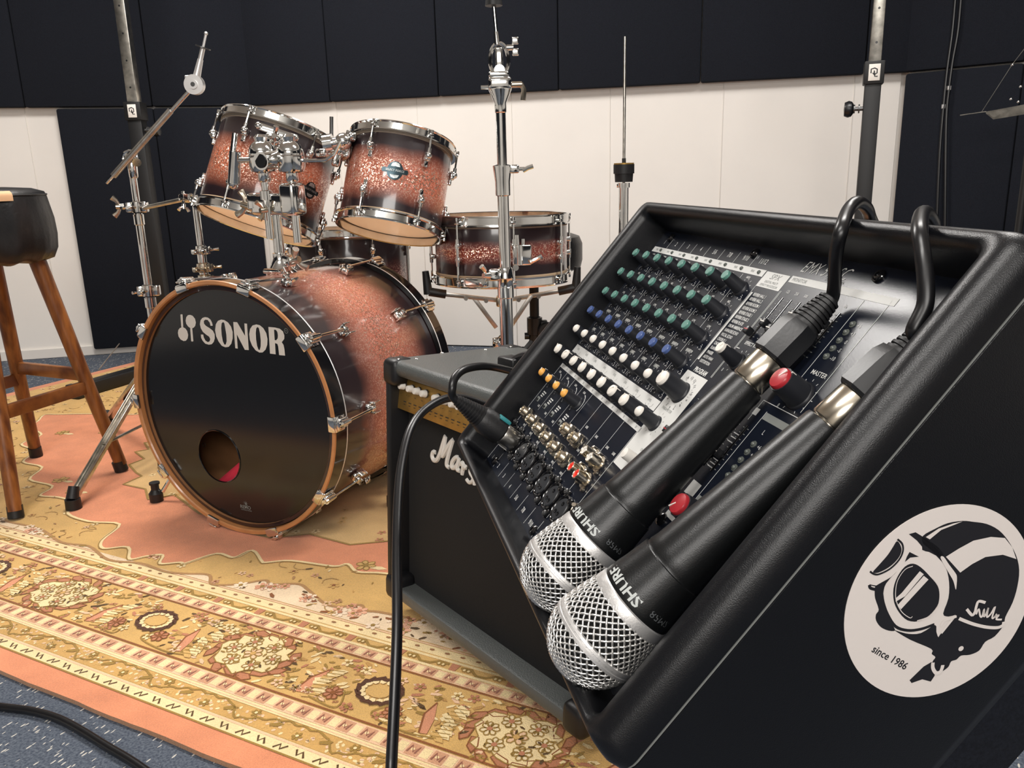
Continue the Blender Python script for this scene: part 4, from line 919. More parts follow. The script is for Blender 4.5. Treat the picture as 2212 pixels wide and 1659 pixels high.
# ================================================================ CYMBAL STANDS, HI-HAT
def tripod(parent, base_z, hub_z, rad, angs, r=.008, flat=False, m='chrome'):
    for a in angs:
        d = Vector((math.cos(a), math.sin(a), 0)); p0 = d * .018 + Vector((0, 0, hub_z)); p1 = d * rad + Vector((0, 0, base_z + .02))
        if flat:
            q = MB()
            fm = frame((p0 + p1) / 2, p1 - p0, Vector((0, 0, 1)).cross(d)); L_ = (p1 - p0).length
            q.rbox((0, 0, 0), (.024, .004, L_), .001, fm)
            for sg in (1, -1): q.rbox((sg * .0108, .005, 0), (.0025, .012, L_), .001, fm)
            lg = q.build('leg', m, parent)
        else: lg = tubepart(parent, 'leg', [p0, p1], r, m)
        q = MB(); q.cyl(d * rad + Vector((0, 0, base_z)), d * rad + Vector((0, 0, base_z + .026)), .0195, .0185, 18); q.cyl(d * rad + Vector((0, 0, base_z + .026)), d * (rad - .012) + Vector((0, 0, base_z + .055)), .0155, .0125, 16); q.build('rubber_foot', 'rubber', lg)
        q = MB(); fm2 = frame(d * rad * .36 + Vector((0, 0, (base_z + hub_z * .42) / 1)), d, (0, 0, 1)); q.rbox((0, 0, 0), (.003, .014, rad * .6), .001, fm2); q.build('brace', m, parent)
# front stand in the middle of the picture
P1 = aty(1089, 500, 1.80); cs1 = thing('cymbal_stand', 'tall chrome cymbal stand rising past the top of the picture, centre', 'stand', (P1.x, P1.y, RZ))
def H(px, py, y=None): p = aty(px, py, y or P1.y); return p.z - RZ
tubepart(cs1, 'lower_tube', [(0, 0, .06), (0, 0, H(1098, 625))], .0148); tubepart(cs1, 'middle_tube', [(0, 0, H(1098, 625) - .05), (0, 0, H(1092, 370))], .0127); tubepart(cs1, 'upper_tube', [(0, 0, H(1092, 400)), (0, 0, H(1086, 215))], .0108)
z = H(1098, 600); q = MB(); q.lathe([(.0148, -.045), (.0185, -.043), (.0185, -.02), (.0175, -.019), (.0175, -.002), (.019, 0), (.016, .02), (.0135, .024)], 22, T((0, 0, z))); q.rbox((-.024, -.004, .008), (.026, .024, .026), .005, T((0, 0, z)), 3); fm = T((0, 0, z)); wing(q, fm @ Vector((-.035, -.016, .008)), (-1, -.8, .1), 1.2); q.build('lower_clamp', 'chrome', cs1)
z = H(1090, 372); q = MB(); q.lathe([(.0127, -.05), (.0165, -.048), (.0165, -.02), (.0205, .01), (.0205, .014), (.0125, .016)], 22, T((0, 0, z))); q.rbox((.026, 0, .006), (.02, .02, .018), .004, T((0, 0, z)), 3); q.cyl((.03, 0, z + .006), (.05, 0, z + .006), .004, None, 8); q.tube([(.044, 0, z + .002), (.055, -.002, z + .008), (.066, -.002, z + .011)], .005, 8); q.build('upper_clamp', 'chrome', cs1)
z = H(1084, 190); q = MB(); q.lathe([(.0108, -.05), (.0125, -.048), (.0125, -.03), (.024, -.004), (.024, .0)], 22, T((0, 0, z))); q.rbox((0, 0, .008), (.05, .034, .03), .009, T((0, 0, z)), 3); q.rbox((-.002, 0, .026), (.042, .03, .012), .004, T((0, 0, z)), 3)
q.cyl((-.04, 0, z + .002), (-.025, 0, z + .002), .004, None, 8); q.build('tilter_base', 'chrome', cs1)
q = MB(); q.cyl((.024, 0, z + .006), (.046, 0, z + .006), .0065, None, 10); q.tube([(.044, 0, z + .008), (.05, 0, z - .004), (.048, 0, z - .026)], .0055, 8); q.build('lever_nut', 'nickel', cs1)
z2 = H(1080, 130); q = MB()
for r_, sx_ in ((.018, 1),): q.tube([(.0 + .019 * math.cos(a), 0, z2 + .033 * math.sin(a)) for a in [2 * PI * i / 28 for i in range(28)]], .0042, 8, closed=True)
q.cyl((0, -.008, z2 - .02), (0, .008, z2 - .02), .011, None, 16); q.rbox((0, 0, z2), (.016, .012, .05), .004, None, 3); q.cyl((-.002, 0, z + .03), (-.002, 0, z2 - .025), .0065, None, 12)
q.build('ratchet_tilter', 'chrome', cs1)
q = MB(); q.cyl((.016, 0, z2 + .024), (.03, 0, z2 + .024), .006, None, 10)
for sg in (1, -1): q.rbox((.034, 0, z2 + .026 + sg * .011), (.014, .007, .014), .002, None, 3)
q.build('wing_screw', 'chrome', cs1)
z3 = H(1076, 10); q = MB(); q.tube([(-.003, 0, z2 + .03), (-.008, 0, z3)], .0042, 10); q.tube([(-.008, 0, z3), (-.0095, 0, z3 + .06)], .003, 8); q.cyl((-.003, 0, z2 + .03), (-.005, 0, z2 + .055), .007, .005, 12); q.build('top_rod', 'chrome', cs1)
q = MB(); q.cyl((-.008, 0, z3 - .002), (-.008, 0, z3 + .014), .018, .016, 20); q.build('felt_washer', 'rubber', cs1)
tripod(cs1, 0, .33, .3, (-.5, 1.6, 2.9))
# left boom stand
P2 = aty(318, 600, 2.33); cs2 = thing('boom_stand', 'chrome boom cymbal stand left of the drum kit, arm raised to upper right', 'stand', (P2.x, P2.y, RZ))
H2 = lambda px, py: aty(px, py, P2.y).z - RZ
def L2(px, py): p = aty(px, py, P2.y); return Vector((p.x - P2.x, 0, p.z - RZ))
tubepart(cs2, 'lower_tube', [(0, 0, .05), (0, 0, H2(320, 630))], .0127); tubepart(cs2, 'middle_tube', [(0, 0, H2(320, 660)), (0, 0, H2(298, 450))], .011); tubepart(cs2, 'upper_tube', [(0, 0, H2(300, 470)), (0, 0, H2(288, 350))], .0095)
for py, r_, h_ in ((628, .0127, .036), (447, .011, .034)):
    z = H2(310, py); q = MB(); clampring(q, (0, 0, z), (0, 0, 1), r_, h_, (-1, -.25, 0)); q.lathe([(r_, -.05), (r_ + .003, -.048), (r_ + .003, -.02)], 18, T((0, 0, z))); q.rbox((r_ + .008, 0, 0), (.02, .022, .03), .004, T((0, 0, z)), 3); q.build('height_clamp', 'chrome', cs2)
q = MB(); wing(q, (-.032, -.01, H2(300, 445)), (-1, -.35, 0), 1.5); q.build('wing_screw', 'nickel', cs2)
pj = L2(284, 345); q = MB(); q.lathe([(.0095, -.05), (.012, -.045), (.013, -.012), (.010, 0)], 18, T(pj)); q.tube([(pj.x + .019 * math.cos(a), -.006, pj.z + .006 + .017 * math.sin(a)) for a in [2 * PI * i / 24 for i in range(24)]], .0045, 8, closed=True); q.cyl(pj + Vector((0, -.018, .006)), pj + Vector((0, .014, .006)), .010, None, 16); q.cyl(pj + Vector((.014, .0, -.004)), pj + Vector((.018, -.01, -.008)), .012, None, 12); q.build('boom_tilter', 'chrome', cs2)
tubepart(cs2, 'boom_arm', [L2(252, 380) + Vector((0, -.02, 0)), L2(375, 240) + Vector((0, -.02, 0))], .0088, 'chrome_dull'); tubepart(cs2, 'boom_inner_rod', [L2(237, 395) + Vector((0, -.02, 0)), L2(421, 192) + Vector((0, -.02, 0))], .0052)
pe = L2(427, 185) + Vector((0, -.02, 0)); q = MB(); q.cyl(pe + Vector((0, -.012, 0)), pe + Vector((0, .008, 0)), .0255, .0255, 26); q.cyl(pe + Vector((0, -.016, 0)), pe + Vector((0, -.012, 0)), .012, .012, 18); q.rbox((pe.x - .014, pe.y - .004, pe.z + .018), (.016, .014, .012), .003, None, 3); ej = q.build('end_tilter', 'silver', cs2)
q = MB(); q.cyl(pe + Vector((0, -.0165, 0)), pe + Vector((0, -.0162, 0)), .006, None, 14); q.build('tilter_bolt', 'gunmetal', ej)
ptp = L2(451, 75) + Vector((0, -.02, 0)); q = MB(); dv = (ptp - pe); q.tube([pe + dv * .1, pe + dv * .5], lambda u: .0105 - .003 * u, 12); q.tube([pe + dv * .45, pe + dv * .72], .0065, 10); q.tube([pe + dv * .7, ptp], .0035, 8); q.sphere(ptp, .005, 8); q.build('top_rod', 'silver', cs2)
q = MB(); q.cyl(pe + dv * .715, pe + dv * .74, .0195, None, 22); q.build('cup_washer', 'gunmetal', cs2)
foot = atz(160, 1098, RZ); dft = Vector((foot.x - P2.x, foot.y - P2.y)); a0 = math.atan2(dft.y, dft.x)
tripod(cs2, 0, H2(338, 775), dft.length, (a0, a0 + 2.1, a0 - 2.1), flat=True, m='steel')
# rod from the boom stand to the tom
za = H2(300, 447); pr = Vector((.03, 0, za)); e_ = aty(408, 428, 2.22) - Vector((P2.x, P2.y, RZ))
tubepart(cs2, 'connecting_rod', [Vector((.012, 0, za - .004)), e_], .0062, 'chrome_dull')
q = MB(); clampring(q, e_, (e_ - pr), .0065, .028, (0, -1, .2)); q.build('rod_clamp', 'chrome', cs2)
# slim stand behind the bass drum
P3 = aty(432, 520, 2.42); cs3 = thing('small_stand', 'slim chrome stand rising behind the left top of the bass drum', 'stand', (P3.x, P3.y, RZ))
H3 = lambda px, py: aty(px, py, P3.y).z - RZ
tubepart(cs3, 'upper_tube', [(0, 0, H3(440, 545)), (0, 0, H3(425, 430))], .0096); tubepart(cs3, 'lower_tube', [(0, 0, .05), (0, 0, H3(438, 545))], .0127)
for py, r_ in ((540, .0096), (578, .0127), (603, .0127)):
    z = H3(435, py); q = MB(); clampring(q, (0, 0, z), (0, 0, 1), r_, .03, (1, -.4, 0)); clampring(q, (0, 0, z - .004), (0, 0, 1), r_, .018, (-.8, -.6, 0)); q.build('clamp', 'nickel' if py > 560 else 'chrome', cs3)
tripod(cs3, 0, .3, .24, (.3, 2.2, 4.3))
# hi-hat stand
P4 = aty(1347, 450, 2.12); hh = thing('hi_hat_stand', 'chrome hi-hat stand with thin rod and black felt seat, right of the snare', 'stand', (P4.x, P4.y, .001))
H4 = lambda py: aty(1347, py, P4.y).z
tubepart(hh, 'upper_tube', [(0, 0, .3), (0, 0, H4(398))], .0125); tubepart(hh, 'lower_tube', [(0, 0, .06), (0, 0, .36)], .0155); tubepart(hh, 'pull_rod', [(0, 0, H4(400)), (0, 0, H4(80))], .0036, 'steel')
q = MB(); q.cyl((0, 0, H4(406)), (0, 0, H4(396)), .016, .016, 18); q.cyl((-.018, 0, H4(402)), (-.012, 0, H4(402)), .004, None, 8); q.build('tube_cap', 'chrome', hh)
q = MB(); q.cyl((0, 0, H4(394)), (0, 0, H4(372)), .0225, .024, 24); q.cyl((0, 0, H4(376)), (0, 0, H4(356)), .0265, .0265, 24); q.cyl((0, 0, H4(355)), (0, 0, H4(343)), .005, None, 10); cup = q.build('seat_cup', 'rubber', hh)
q = MB(); q.cyl((0, 0, H4(360)), (0, 0, H4(353)), .0255, .0255, 24); q.build('felt', 'gold', cup)
for a in (-2.4, -.5, 1.4):
    d = Vector((math.cos(a), math.sin(a), 0)); lg = tubepart(hh, 'leg', [(0, 0, .3), d * .28 + Vector((0, 0, .016))], .008); q = MB(); q.sphere(d * .28 + Vector((0, 0, .016)), .0155, 8); q.build('rubber_foot', 'rubber', lg)
q = MB(); q.rbox((0, -.2, .03), (.09, .26, .012), .006, Matrix.Rotation(-.5, 4, 'Z') @ Matrix.Rotation(-.12, 4, 'X'), 3); q.build('pedal', 'chrome_dull', hh)

# ================================================================ SQUARE TELESCOPIC STANDS
def glyph(q, fm, s_=1):
    q.stroke([(-.008 * s_, -.002 * s_), (-.008 * s_, .008 * s_), (.000, .010 * s_), (.006 * s_, .007 * s_), (.006 * s_, -.002 * s_), (.000, -.006 * s_), (-.004 * s_, -.001 * s_)], .003 * s_, 0, fm); q.stroke([(-.001, .004 * s_), (.002, -.010 * s_), (.008 * s_, -.010 * s_)], .003 * s_, 0, fm)
def square_stand(px, py, y, label, z_sleeve_px, knob_side, footdir, zr, wo, wi, turn, flen):
    P = aty(px, py, y); t = thing('telescopic_stand', label, 'stand', Matrix.Translation((P.x, P.y, .002)) @ Matrix.Rotation(turn, 4, 'Z'))
    zs = aty(z_sleeve_px[0], z_sleeve_px[1], y).z
    q = MB(); q.rbox((0, 0, zs / 2 + .02), (wo, wo, zs - .04), .003); q.rbox((0, 0, zs - .03), (wo + .012, wo + .012, .07), .003); q.build('outer_post', 'blackmetal', t)
    q = MB(); q.rbox((0, 0, zs + .45), (wi, wi, .95), .002)
    inn = q.build('inner_post', 'steel', t)
    q = MB()
    for k in range(9): q.cyl((0, -wi / 2 - .0004, zs + .06 + .1 * k), (0, -wi / 2 + .001, zs + .06 + .1 * k), .0038, None, 10)
    q.build('pin_holes', 'blackplastic', inn, kind='stuff')
    q = MB(); q.rbox((0, 0, zs + .93), (.2, .07, .05), .005); q.build('top_bracket', 'blackmetal', t)
    s_ = knob_side; zk = zr
    q = MB(); q.cyl((s_ * wo / 2, 0, zk), (s_ * (wo / 2 + .028), 0, zk), .0065, None, 12); q.cyl((s_ * (wo / 2 + .01), 0, zk), (s_ * (wo / 2 + .014), 0, zk), .014, None, 14); q.cyl((s_ * (wo / 2 + .024), 0, zk), (s_ * (wo / 2 + .028), 0, zk), .014, None, 14); kb = q.build('locking_pin', 'gunmetal', t)
    q = MB(); q.lathe([(0, 0), (.014, 0), (.024, .006), (.027, .016), (.022, .028), (0, .03)], 10, frame((s_ * (wo / 2 + .028), 0, zk), (s_, 0, 0))); q.build('locking_knob', 'blackplastic', kb)
    q = MB(); q.rbox((-wo / 2 * 0 + 0, -wo / 2 - .0075, zs - .03), (.034, .002, .05), .0008); lb = q.build('label_plate', 'white', t)
    q = MB(); glyph(q, frame((0, -wo / 2 - .0088, zs - .03), (0, -1, 0), (1, 0, 0)), 1.25); q.build('label_print', 'ink', lb, smooth=False)
    if footdir == 'L': tg = atz(160, 850, .03); footdir = (math.atan2(tg.y - P.y, tg.x - P.x), .6); flen = math.hypot(tg.y - P.y, tg.x - P.x)
    for a in footdir:
        if a == .6: flen = .25
        d = Vector((math.cos(a), math.sin(a), 0)); q = MB(); fm = frame(d * flen / 2 + Vector((0, 0, .035)), d, (0, 0, 1)); q.rbox((0, 0, 0), (.05, .06, flen), .006, fm, 3); q.build('foot_bar', 'blackmetal', t)
        q = MB(); q.rbox((0, 0, flen / 2 - .005), (.054, .064, .03), .006, fm, 3); q.build('end_cap', 'rubber', t)
    return t, P
ts1, PL = square_stand(322, 450, 3.45, 'square telescopic steel stand with worn silver post at the left back corner', (300, 225), 1, 'L', aty(308, 283, 3.45).z, .055, .042, 0, .72)
P = None; ts2, PR = square_stand(1876, 300, 2.75, 'square telescopic black stand with knob in front of the white wall, right', (1893, 138), -1, (-1.2, 2.0), aty(1857, 236, 2.75).z, .048, .036, -.35, .5)
rod = thing('metal_rod', 'thin bright metal rod leaning by the foot of the left square stand', 'rod', atz(212, 800, .012)); bse = rod.matrix_world.translation.copy(); e_ = aty(258, 742, bse.y + .12) - Vector(atz(212, 800, .012))
tubepart(rod, 'shaft', [(0, 0, 0), e_], .0022, 'steel', 8)
# wires and plate hanging at the right wall
dR = (WR1 - WB1).normalized(); nR = Vector((dR.y, -dR.x))
def onR(px, py, off=.03):
    A3 = Vector((WB1.x + nR.x * off, WB1.y + nR.y * off, 0)); return onplane(px, py, A3, Vector((nR.x, nR.y, 0)))
for nm, pts in (('black cable hanging down the right wall, left of the pair', [(2068, -60), (2058, 60), (2046, 150), (2038, 230), (2030, 330), (2024, 470), (2018, 640), (2012, 760)]), ('black cable hanging down the right wall, right of the pair', [(2080, -60), (2070, 60), (2058, 130), (2050, 190), (2044, 260), (2042, 420), (2040, 640), (2040, 760)])):
    cbl = thing('hanging_cable', nm, 'cable', onR(*pts[-1])); b0 = onR(*pts[-1]); q = MB(); q.tube(curve([onR(*p, .012) - b0 for p in pts], 5), .0052, 8); q.build('sheath', 'cable', cbl)
    q = MB(); q.rbox((0, 0, 0), (.012, .012, .016), .002, T(onR(*pts[3], .010) - b0)); q.build('cable_clip', 'silver', cbl)
mp = thing('music_stand_tray', 'grey metal tray edge with thin wires at the right edge, upper right', 'stand', onR(2180, 240, .35)); b0 = onR(2180, 240, .35)
q = MB(); pp = [onR(x, y, .35) - b0 for x, y in ((2130, 241), (2146, 254), (2212, 243), (2260, 232), (2250, 218), (2195, 229))]
n_ = len(pp); th = Vector((0, .03, .004)); q.add(pp + [p + Vector((0, .0, -.006)) for p in pp], [tuple(range(n_))[::-1], tuple(range(n_, 2 * n_))] + [(i, (i + 1) % n_, n_ + (i + 1) % n_, n_ + i) for i in range(n_)]); q.build('tray', 'steel', mp, smooth=False)
q = MB(); q.tube([onR(2074, 249, .35) - b0, onR(2130, 241, .35) - b0], .0022, 6); q.tube([onR(2121, 241, .35) - b0, onR(2186, 140, .35) - b0, onR(2240, 70, .35) - b0], .0009, 6); q.build('wire', 'steel', mp)
for px, py in ((2187, 140), (2205, 187), (2184, 214), (2200, 220)): q = MB(); q.sphere(onR(px, py, .35) - b0, .005, 8); q.build('ball_end', 'chrome', mp)
q = MB(); a = onR(2235, 225, .35) - b0; q.tube([a, Vector((a.x, a.y, -b0.z + .02))], .012, 12); q.build('post', 'blackmetal', mp)
q = MB(); q.cyl((a.x, a.y, -b0.z), (a.x, a.y, -b0.z + .02), .14, .13, 28); q.build('base_plate', 'blackmetal', mp)
#==PART4==
# ================================================================ POWERED MIXER
xU = Vector((.1986, -.9801, -.0015)).normalized(); xV = Vector((.6399, .1285, .7576)); xV = (xV - xU * xV.dot(xU)).normalized(); xN = xU.cross(xV)
OM = Vector((.1334, .7396, CAMZ - .0672))
mm = .001
mM = Matrix(((xU.x, xV.x, xN.x, OM.x), (xU.y, xV.y, xN.y, OM.y), (xU.z, xV.z, xN.z, OM.z), (0, 0, 0, 1))) @ Matrix.Scale(1, 4)
mI = mM.inverted()
S = Matrix.Diagonal((mm, mm, mm, 1))                        # everything on the mixer is drawn in millimetres (u, v, n)
def mx(px, py, n): return mI @ onplane(px, py, OM + xN * n * mm, xN) * 1000
mix = thing('mixing_desk', 'black powered mixing desk with rows of coloured knobs, tilted back on a stand', 'mixer', mM)
def mbuild(q, name, m, parent=mix, loc=None, **k):
    q.v = [(p[0] * mm, p[1] * mm, p[2] * mm) for p in q.v]
    if loc is not None: loc = T(Vector(loc) * mm)
    return q.build(name, m, parent, loc, **k)
def rrect(u0, u1, v0, v1, r, n=6):
    out = []
    for (cx_, cy_, a) in ((u1 - r, v1 - r, 0), (u0 + r, v1 - r, PI / 2), (u0 + r, v0 + r, PI), (u1 - r, v0 + r, 1.5 * PI)):
        for i in range(n + 1): out.append((cx_ + r * math.cos(a + PI / 2 * i / n), cy_ + r * math.sin(a + PI / 2 * i / n)))
    return out
U0, U1, V0, V1 = -25, 417, -257, 31; I0, I1, J0, J1 = -3, 396, -247.5, 17
loops = [(U0 + 8, U1 - 8, V0 + 8, V1 - 8, 6, -132), (U0 + 2, U1 - 2, V0 + 2, V1 - 2, 8, -129), (U0, U1, V0, V1, 10, -122), (U0, U1, V0, V1, 10, 10), (U0 + .7, U1 - .7, V0 + .7, V1 - .7, 10, 10.3), (U0 + .7, U1 - .7, V0 + .7, V1 - .7, 10, 11.6), (U0, U1, V0, V1, 10, 12), (U0 + 0, U1 - 0, V0 + 0, V1 - 0, 10, 18),
         (U0 + 1, U1 - 1, V0 + 1, V1 - 1, 10, 22), (U0 + 3.2, U1 - 3.2, V0 + 2.2, V1 - 2.6, 10, 26), (U0 + 7, U1 - 7, V0 + 3.5, V1 - 5, 9, 29), (U0 + 12, U1 - 12, V0 + 4.8, V1 - 7.2, 8, 30), (I0 - 4, I1 + 4, J0 - 2.4, J1 + 3, 8, 29), (I0 - 1, I1 + 1, J0 - .6, J1 + .8, 7, 26), (I0, I1, J0, J1, 6, 22), (I0, I1, J0, J1, 5, -.5)]
q = MB(); pl = [rrect(*l[:5]) for l in loops]; n_ = len(pl[0])
for l, z in zip(pl, loops): q.v += [(p[0], p[1], z[5]) for p in l]
for j in range(len(pl) - 1):
    for i in range(n_): q.f.append((j * n_ + i, j * n_ + (i + 1) % n_, (j + 1) * n_ + (i + 1) % n_, (j + 1) * n_ + i))
q.f.append(tuple(range(n_))[::-1])
mbuild(q, 'case', 'case', ang=50)
q = MB(); q.rbox((196, -113, -160), (410, 244, 64), 10, seg=3); mbuild(q, 'rear_housing', 'foam')
q = MB(); zl = [rrect(U0 + d_, U1 - d_, V0 + d_, V1 - d_, 10) for d_ in (.72, .3, .3, .72)]
for l, z in zip(zl, (10.5, 10.55, 11.35, 11.4)): q.v += [(p[0], p[1], z) for p in l]
for j in range(3):
    for i in range(n_): q.f.append((j * n_ + i, j * n_ + (i + 1) % n_, (j + 1) * n_ + (i + 1) % n_, (j + 1) * n_ + i))
mbuild(q, 'seam_trim', 'greyprint')
q = MB(); q.box(((I0 + I1) / 2, (J0 + J1) / 2, -2), (I1 - I0, J1 - J0, 4)); pnl = mbuild(q, 'control_panel', 'panel', smooth=False)
for u_, v_ in ((20, 10.5), (170, 10.5), (308, 10.5), (22, -241), (172, -241.5), (293, -168), (372, 10), (340, -241)):
    q = MB(); q.lathe([(4.2, 0), (4.1, 1.4), (3, 2.3), (1.6, 2.5), (1.5, 1.4), (0, 1.4)], 16); mbuild(q, 'panel_screw', 'blackgloss', pnl, (u_, v_, 0))
# bottom lip seam and lettering ------------------------------------------------
PR = MB(); GR = MB(); DM = MB()                             # white, grey and dim print
def rect(q, u0, u1, v0, v1, z=.15): q.add([(u0, v0, z), (u1, v0, z), (u1, v1, z), (u0, v1, z)], [(0, 1, 2, 3)])
def txt(q, s_, u_, v_, h_, sx=.75, rot=0, al='CENTER', ofs=0, z=.2, shear=0): q.text(s_, h_ * 1.4, T((u_, v_, z)) @ Matrix.Rotation(rot, 4, 'Z'), al, ofs, sx, shear)
CH = ['1', '2', '3', '4', '5/6', '7/8', '9/10', '11/12']
for i, s_ in enumerate(CH):
    txt(PR, s_, 13 + 25 * i, 5.6, 4.2, .8, ofs=.01); txt(PR, s_, 10 + 25 * i, -241, 4.2, .75, ofs=.01)
    if i: rect(PR, 25 * i - .25, 25 * i + .25, 0, 9.5)
    for a, c_ in ((-6.5, -111), (-139, -181), (-195, -228), (-231, -246)):
        if i: rect(PR, 25 * i - .22, 25 * i + .22, c_, a)
rect(PR, -.3, .3, -246, -139); rect(PR, 199.8, 200.3, -246, -139)
rect(PR, -.5, 200, -5.6, -.2); rect(PR, -.5, 200, -121, -112.8); rect(PR, -.5, 203, -138.8, -134.8)
rect(PR, 201.3, 230.3, -12.8, -.6); rect(PR, 232.4, 335, -4.8, .1)
for u_ in (201.2, 232.2, 233.4): rect(PR, u_ - .2, u_ + .2, -82, -6 if u_ < 202 else -12)
rect(PR, 202, 204.2, -75, -18)
LST = ['REVERB HALL 1', 'REVERB HALL 2', 'REVERB ROOM 1', 'REVERB ROOM 2', 'REVERB STAGE 1', 'REVERB STAGE 2', 'REVERB PLATE', 'DRUM AMBIENCE', 'KARAOKE ECHO', 'VOCAL ECHO', 'CHORUS 1', 'CHORUS 2', 'FLANGER', 'PHASER', 'AUTO WAH', 'DISTORTION']
for i, s_ in enumerate(LST): txt(PR, s_, 206.5, -19.2 - i * 3.72, 2.35, .72, al='LEFT', ofs=.02)
txt(PR, 'PROGRAM', 217, -81.8, 3.6, .75, ofs=.03); rect(PR, 201, 232, -165, -84.5)
txt(GR, 'SPX', 215.5, -4, 4.2, 1.2, shear=.3, z=.25); txt(GR, 'DIGITAL MULTI', 215.5, -8.2, 1.9, .9, z=.25); txt(GR, 'EFFECT PROCESSOR', 215.5, -11, 1.9, .9, z=.25)
txt(GR, 'MONITOR', 243, -2.4, 2.6, .95, z=.25); txt(GR, 'PARAMETER', 214, -115, 2.2, .9, z=.25); txt(GR, 'ON', 222, -146, 2.2, z=.25)
txt(PR, 'EMX 512SC', 259, 7.5, 8.6, .8, shear=.35, ofs=-.01); txt(GR, 'POWERED MIXER', 275, .8 + 1.5, 1.9, .9)
for i in range(8):
    for k, s_ in enumerate(('PEAK',)): txt(GR, s_, 9 + 25 * i, -2.9, 1.9, .8, z=.25)
    q = MB(); q.lathe([(1.5, 0), (1.4, .9), (.8, 1.4), (0, 1.5)], 12); mbuild(q, 'peak_led', 'green_led', pnl, (18 + 25 * i, -2.9, .1))
    txt(GR, 'LEVEL', 10 + 25 * i, -116.2, 2, .8, z=.25)
    rect(GR, 18 + 25 * i, 18.5 + 25 * i, -119.5, -117)
# ---- rotary knobs
def knob_mesh(h_, r0, r1, cap, cr_, dome):
    b_ = MB(); pr = [(0, 0), (r0 + .8, 0), (r0 + .6, 1.2), (r0, 1.8), (r1, h_ - 2.2), (0, h_ - 2.2)]; b_.lathe(pr, 24)
    for k in range(0, len(b_.v)): 
        p = b_.v[k]; r_ = math.hypot(p[0], p[1])
        if 2 < p[2] < h_ - 2 and r_ > 1: a = math.atan2(p[1], p[0]); f = 1 + .02 * math.cos(a * 12); b_.v[k] = (p[0] * f, p[1] * f, p[2])
    b_.v = [(p[0] * mm, p[1] * mm, p[2] * mm) for p in b_.v]; me = b_.mesh('knob_body', M['knob'])
    c_ = MB(); c_.lathe([(0, h_ - 2.6), (cr_ + .1, h_ - 2.6), (cr_, h_ - .9), (cr_ - .5, h_ - .25 + dome * .3), (cr_ * .5, h_ + dome * .8), (0, h_ + dome)] if dome else [(0, h_ - 2.6), (cr_ + .1, h_ - 2.6), (cr_, h_ - .3), (cr_ - .3, h_), (0, h_)], 20)
    c_.v = [(p[0] * mm, p[1] * mm, p[2] * mm) for p in c_.v]
    out = {}
    for cn in cap: out[cn] = c_.mesh('cap_' + cn, M['cap_' + cn])
    l_ = MB(); l_.box((0, cr_ * .52, h_ + (dome * .8 if dome else .05)), (.7, cr_ * .8, .6)); l_.box((0, r1 * .985, h_ - 3.6), (.6, .9, 3)); l_.v = [(p[0] * mm, p[1] * mm, p[2] * mm) for p in l_.v]
    return me, out, l_.mesh('pointer', M['cap_white'], False)
KA = knob_mesh(17, 5.3, 4.1, ('green', 'blue', 'white', 'yellow'), 3.55, 0); KD = knob_mesh(16.6, 5.3, 4.2, ('white', 'yellow'), 3.6, 1.2); KL = knob_mesh(18.3, 6.0, 4.9, ('white',), 4.5, 1.1)
KP = knob_mesh(19, 7.4, 6.2, ('white',), 5.2, .8); KR = knob_mesh(18, 8.2, 7.2, ('red',), 6.4, .5)
M['dark_pointer'] = mat('dark_pointer', (.05, .05, .05), .6)
def knob(K, cap, u_, v_, rot=0, ticks=True, dk=False, q=None, rr=7.6):
    k_ = link('rotary_knob', K[0], pnl, T(Vector((u_, v_, 0)) * mm) @ Matrix.Rotation(rot, 4, 'Z'))
    link('knob_cap', K[1][cap], k_); 
    if cap in ('red', 'white') and K is not KD or dk: link('pointer', K[2], k_)
    q = q or PR
    if ticks:
        for i in range(11):
            a = math.radians(-60 + 30 * i) + PI
            a = math.radians(240 - 30 * i)
            c_, s_ = math.cos(a), math.sin(a); q.stroke([(u_ + rr * c_, v_ + rr * s_), (u_ + (rr + 1.4) * c_, v_ + (rr + 1.4) * s_)], .42, .15)
for row, v_, K, cap, lab in ((0, -18, KA, 'green', 'HIGH'), (1, -39.1, KA, 'green', 'MID'), (2, -60.8, KA, 'green', 'LOW'), (3, -82.1, KA, 'blue', 'MONITOR'), (4, -102.9, KD, 'white', 'EFFECT')):
    for i in range(8):
        u_ = 12.5 + 25 * i; knob(K, cap, u_, v_, rnd.uniform(-.5, .5))
        txt(PR, lab, u_ - 2.5, v_ + 9.6, 1.9, .8, ofs=.02)
        PR.stroke([(u_ - 8.6 + 1.5 * math.cos(a), v_ - 6.6 + 1.5 * math.sin(a)) for a in [.6 + .5 * k for k in range(9)]], .4, .15); txt(PR, '-', u_ - 9.5, v_ - 8, 2); txt(PR, '+', u_ + 9.3, v_ - 8, 2)
        PR.stroke([(u_ + 7 + 1.4 * math.cos(a), v_ - 6.6 + 1.4 * math.sin(a)) for a in [-1.9 + .5 * k for k in range(9)]], .4, .15)
        if row >= 3: rect(GR, u_ - 8, u_ - 1, v_ + 8.2, v_ + 11, .12)
for i in range(8): knob(KL, 'white', 12.5 + 25 * i, -127.2, rnd.uniform(-.9, .9), q=DM); DM.stroke([(12.5 + 25 * i + 7.6 * math.cos(a), -127.2 + 7.6 * math.sin(a)) for a in [PI * 1.25 + PI * .5 * k / 8 for k in range(9)]], .6, .25)
for i in range(8): txt(GR, '0', 5 + 25 * i, -136.8, 2.2, z=.25); txt(GR, '10', 19.5 + 25 * i, -136.8, 2.2, z=.25)
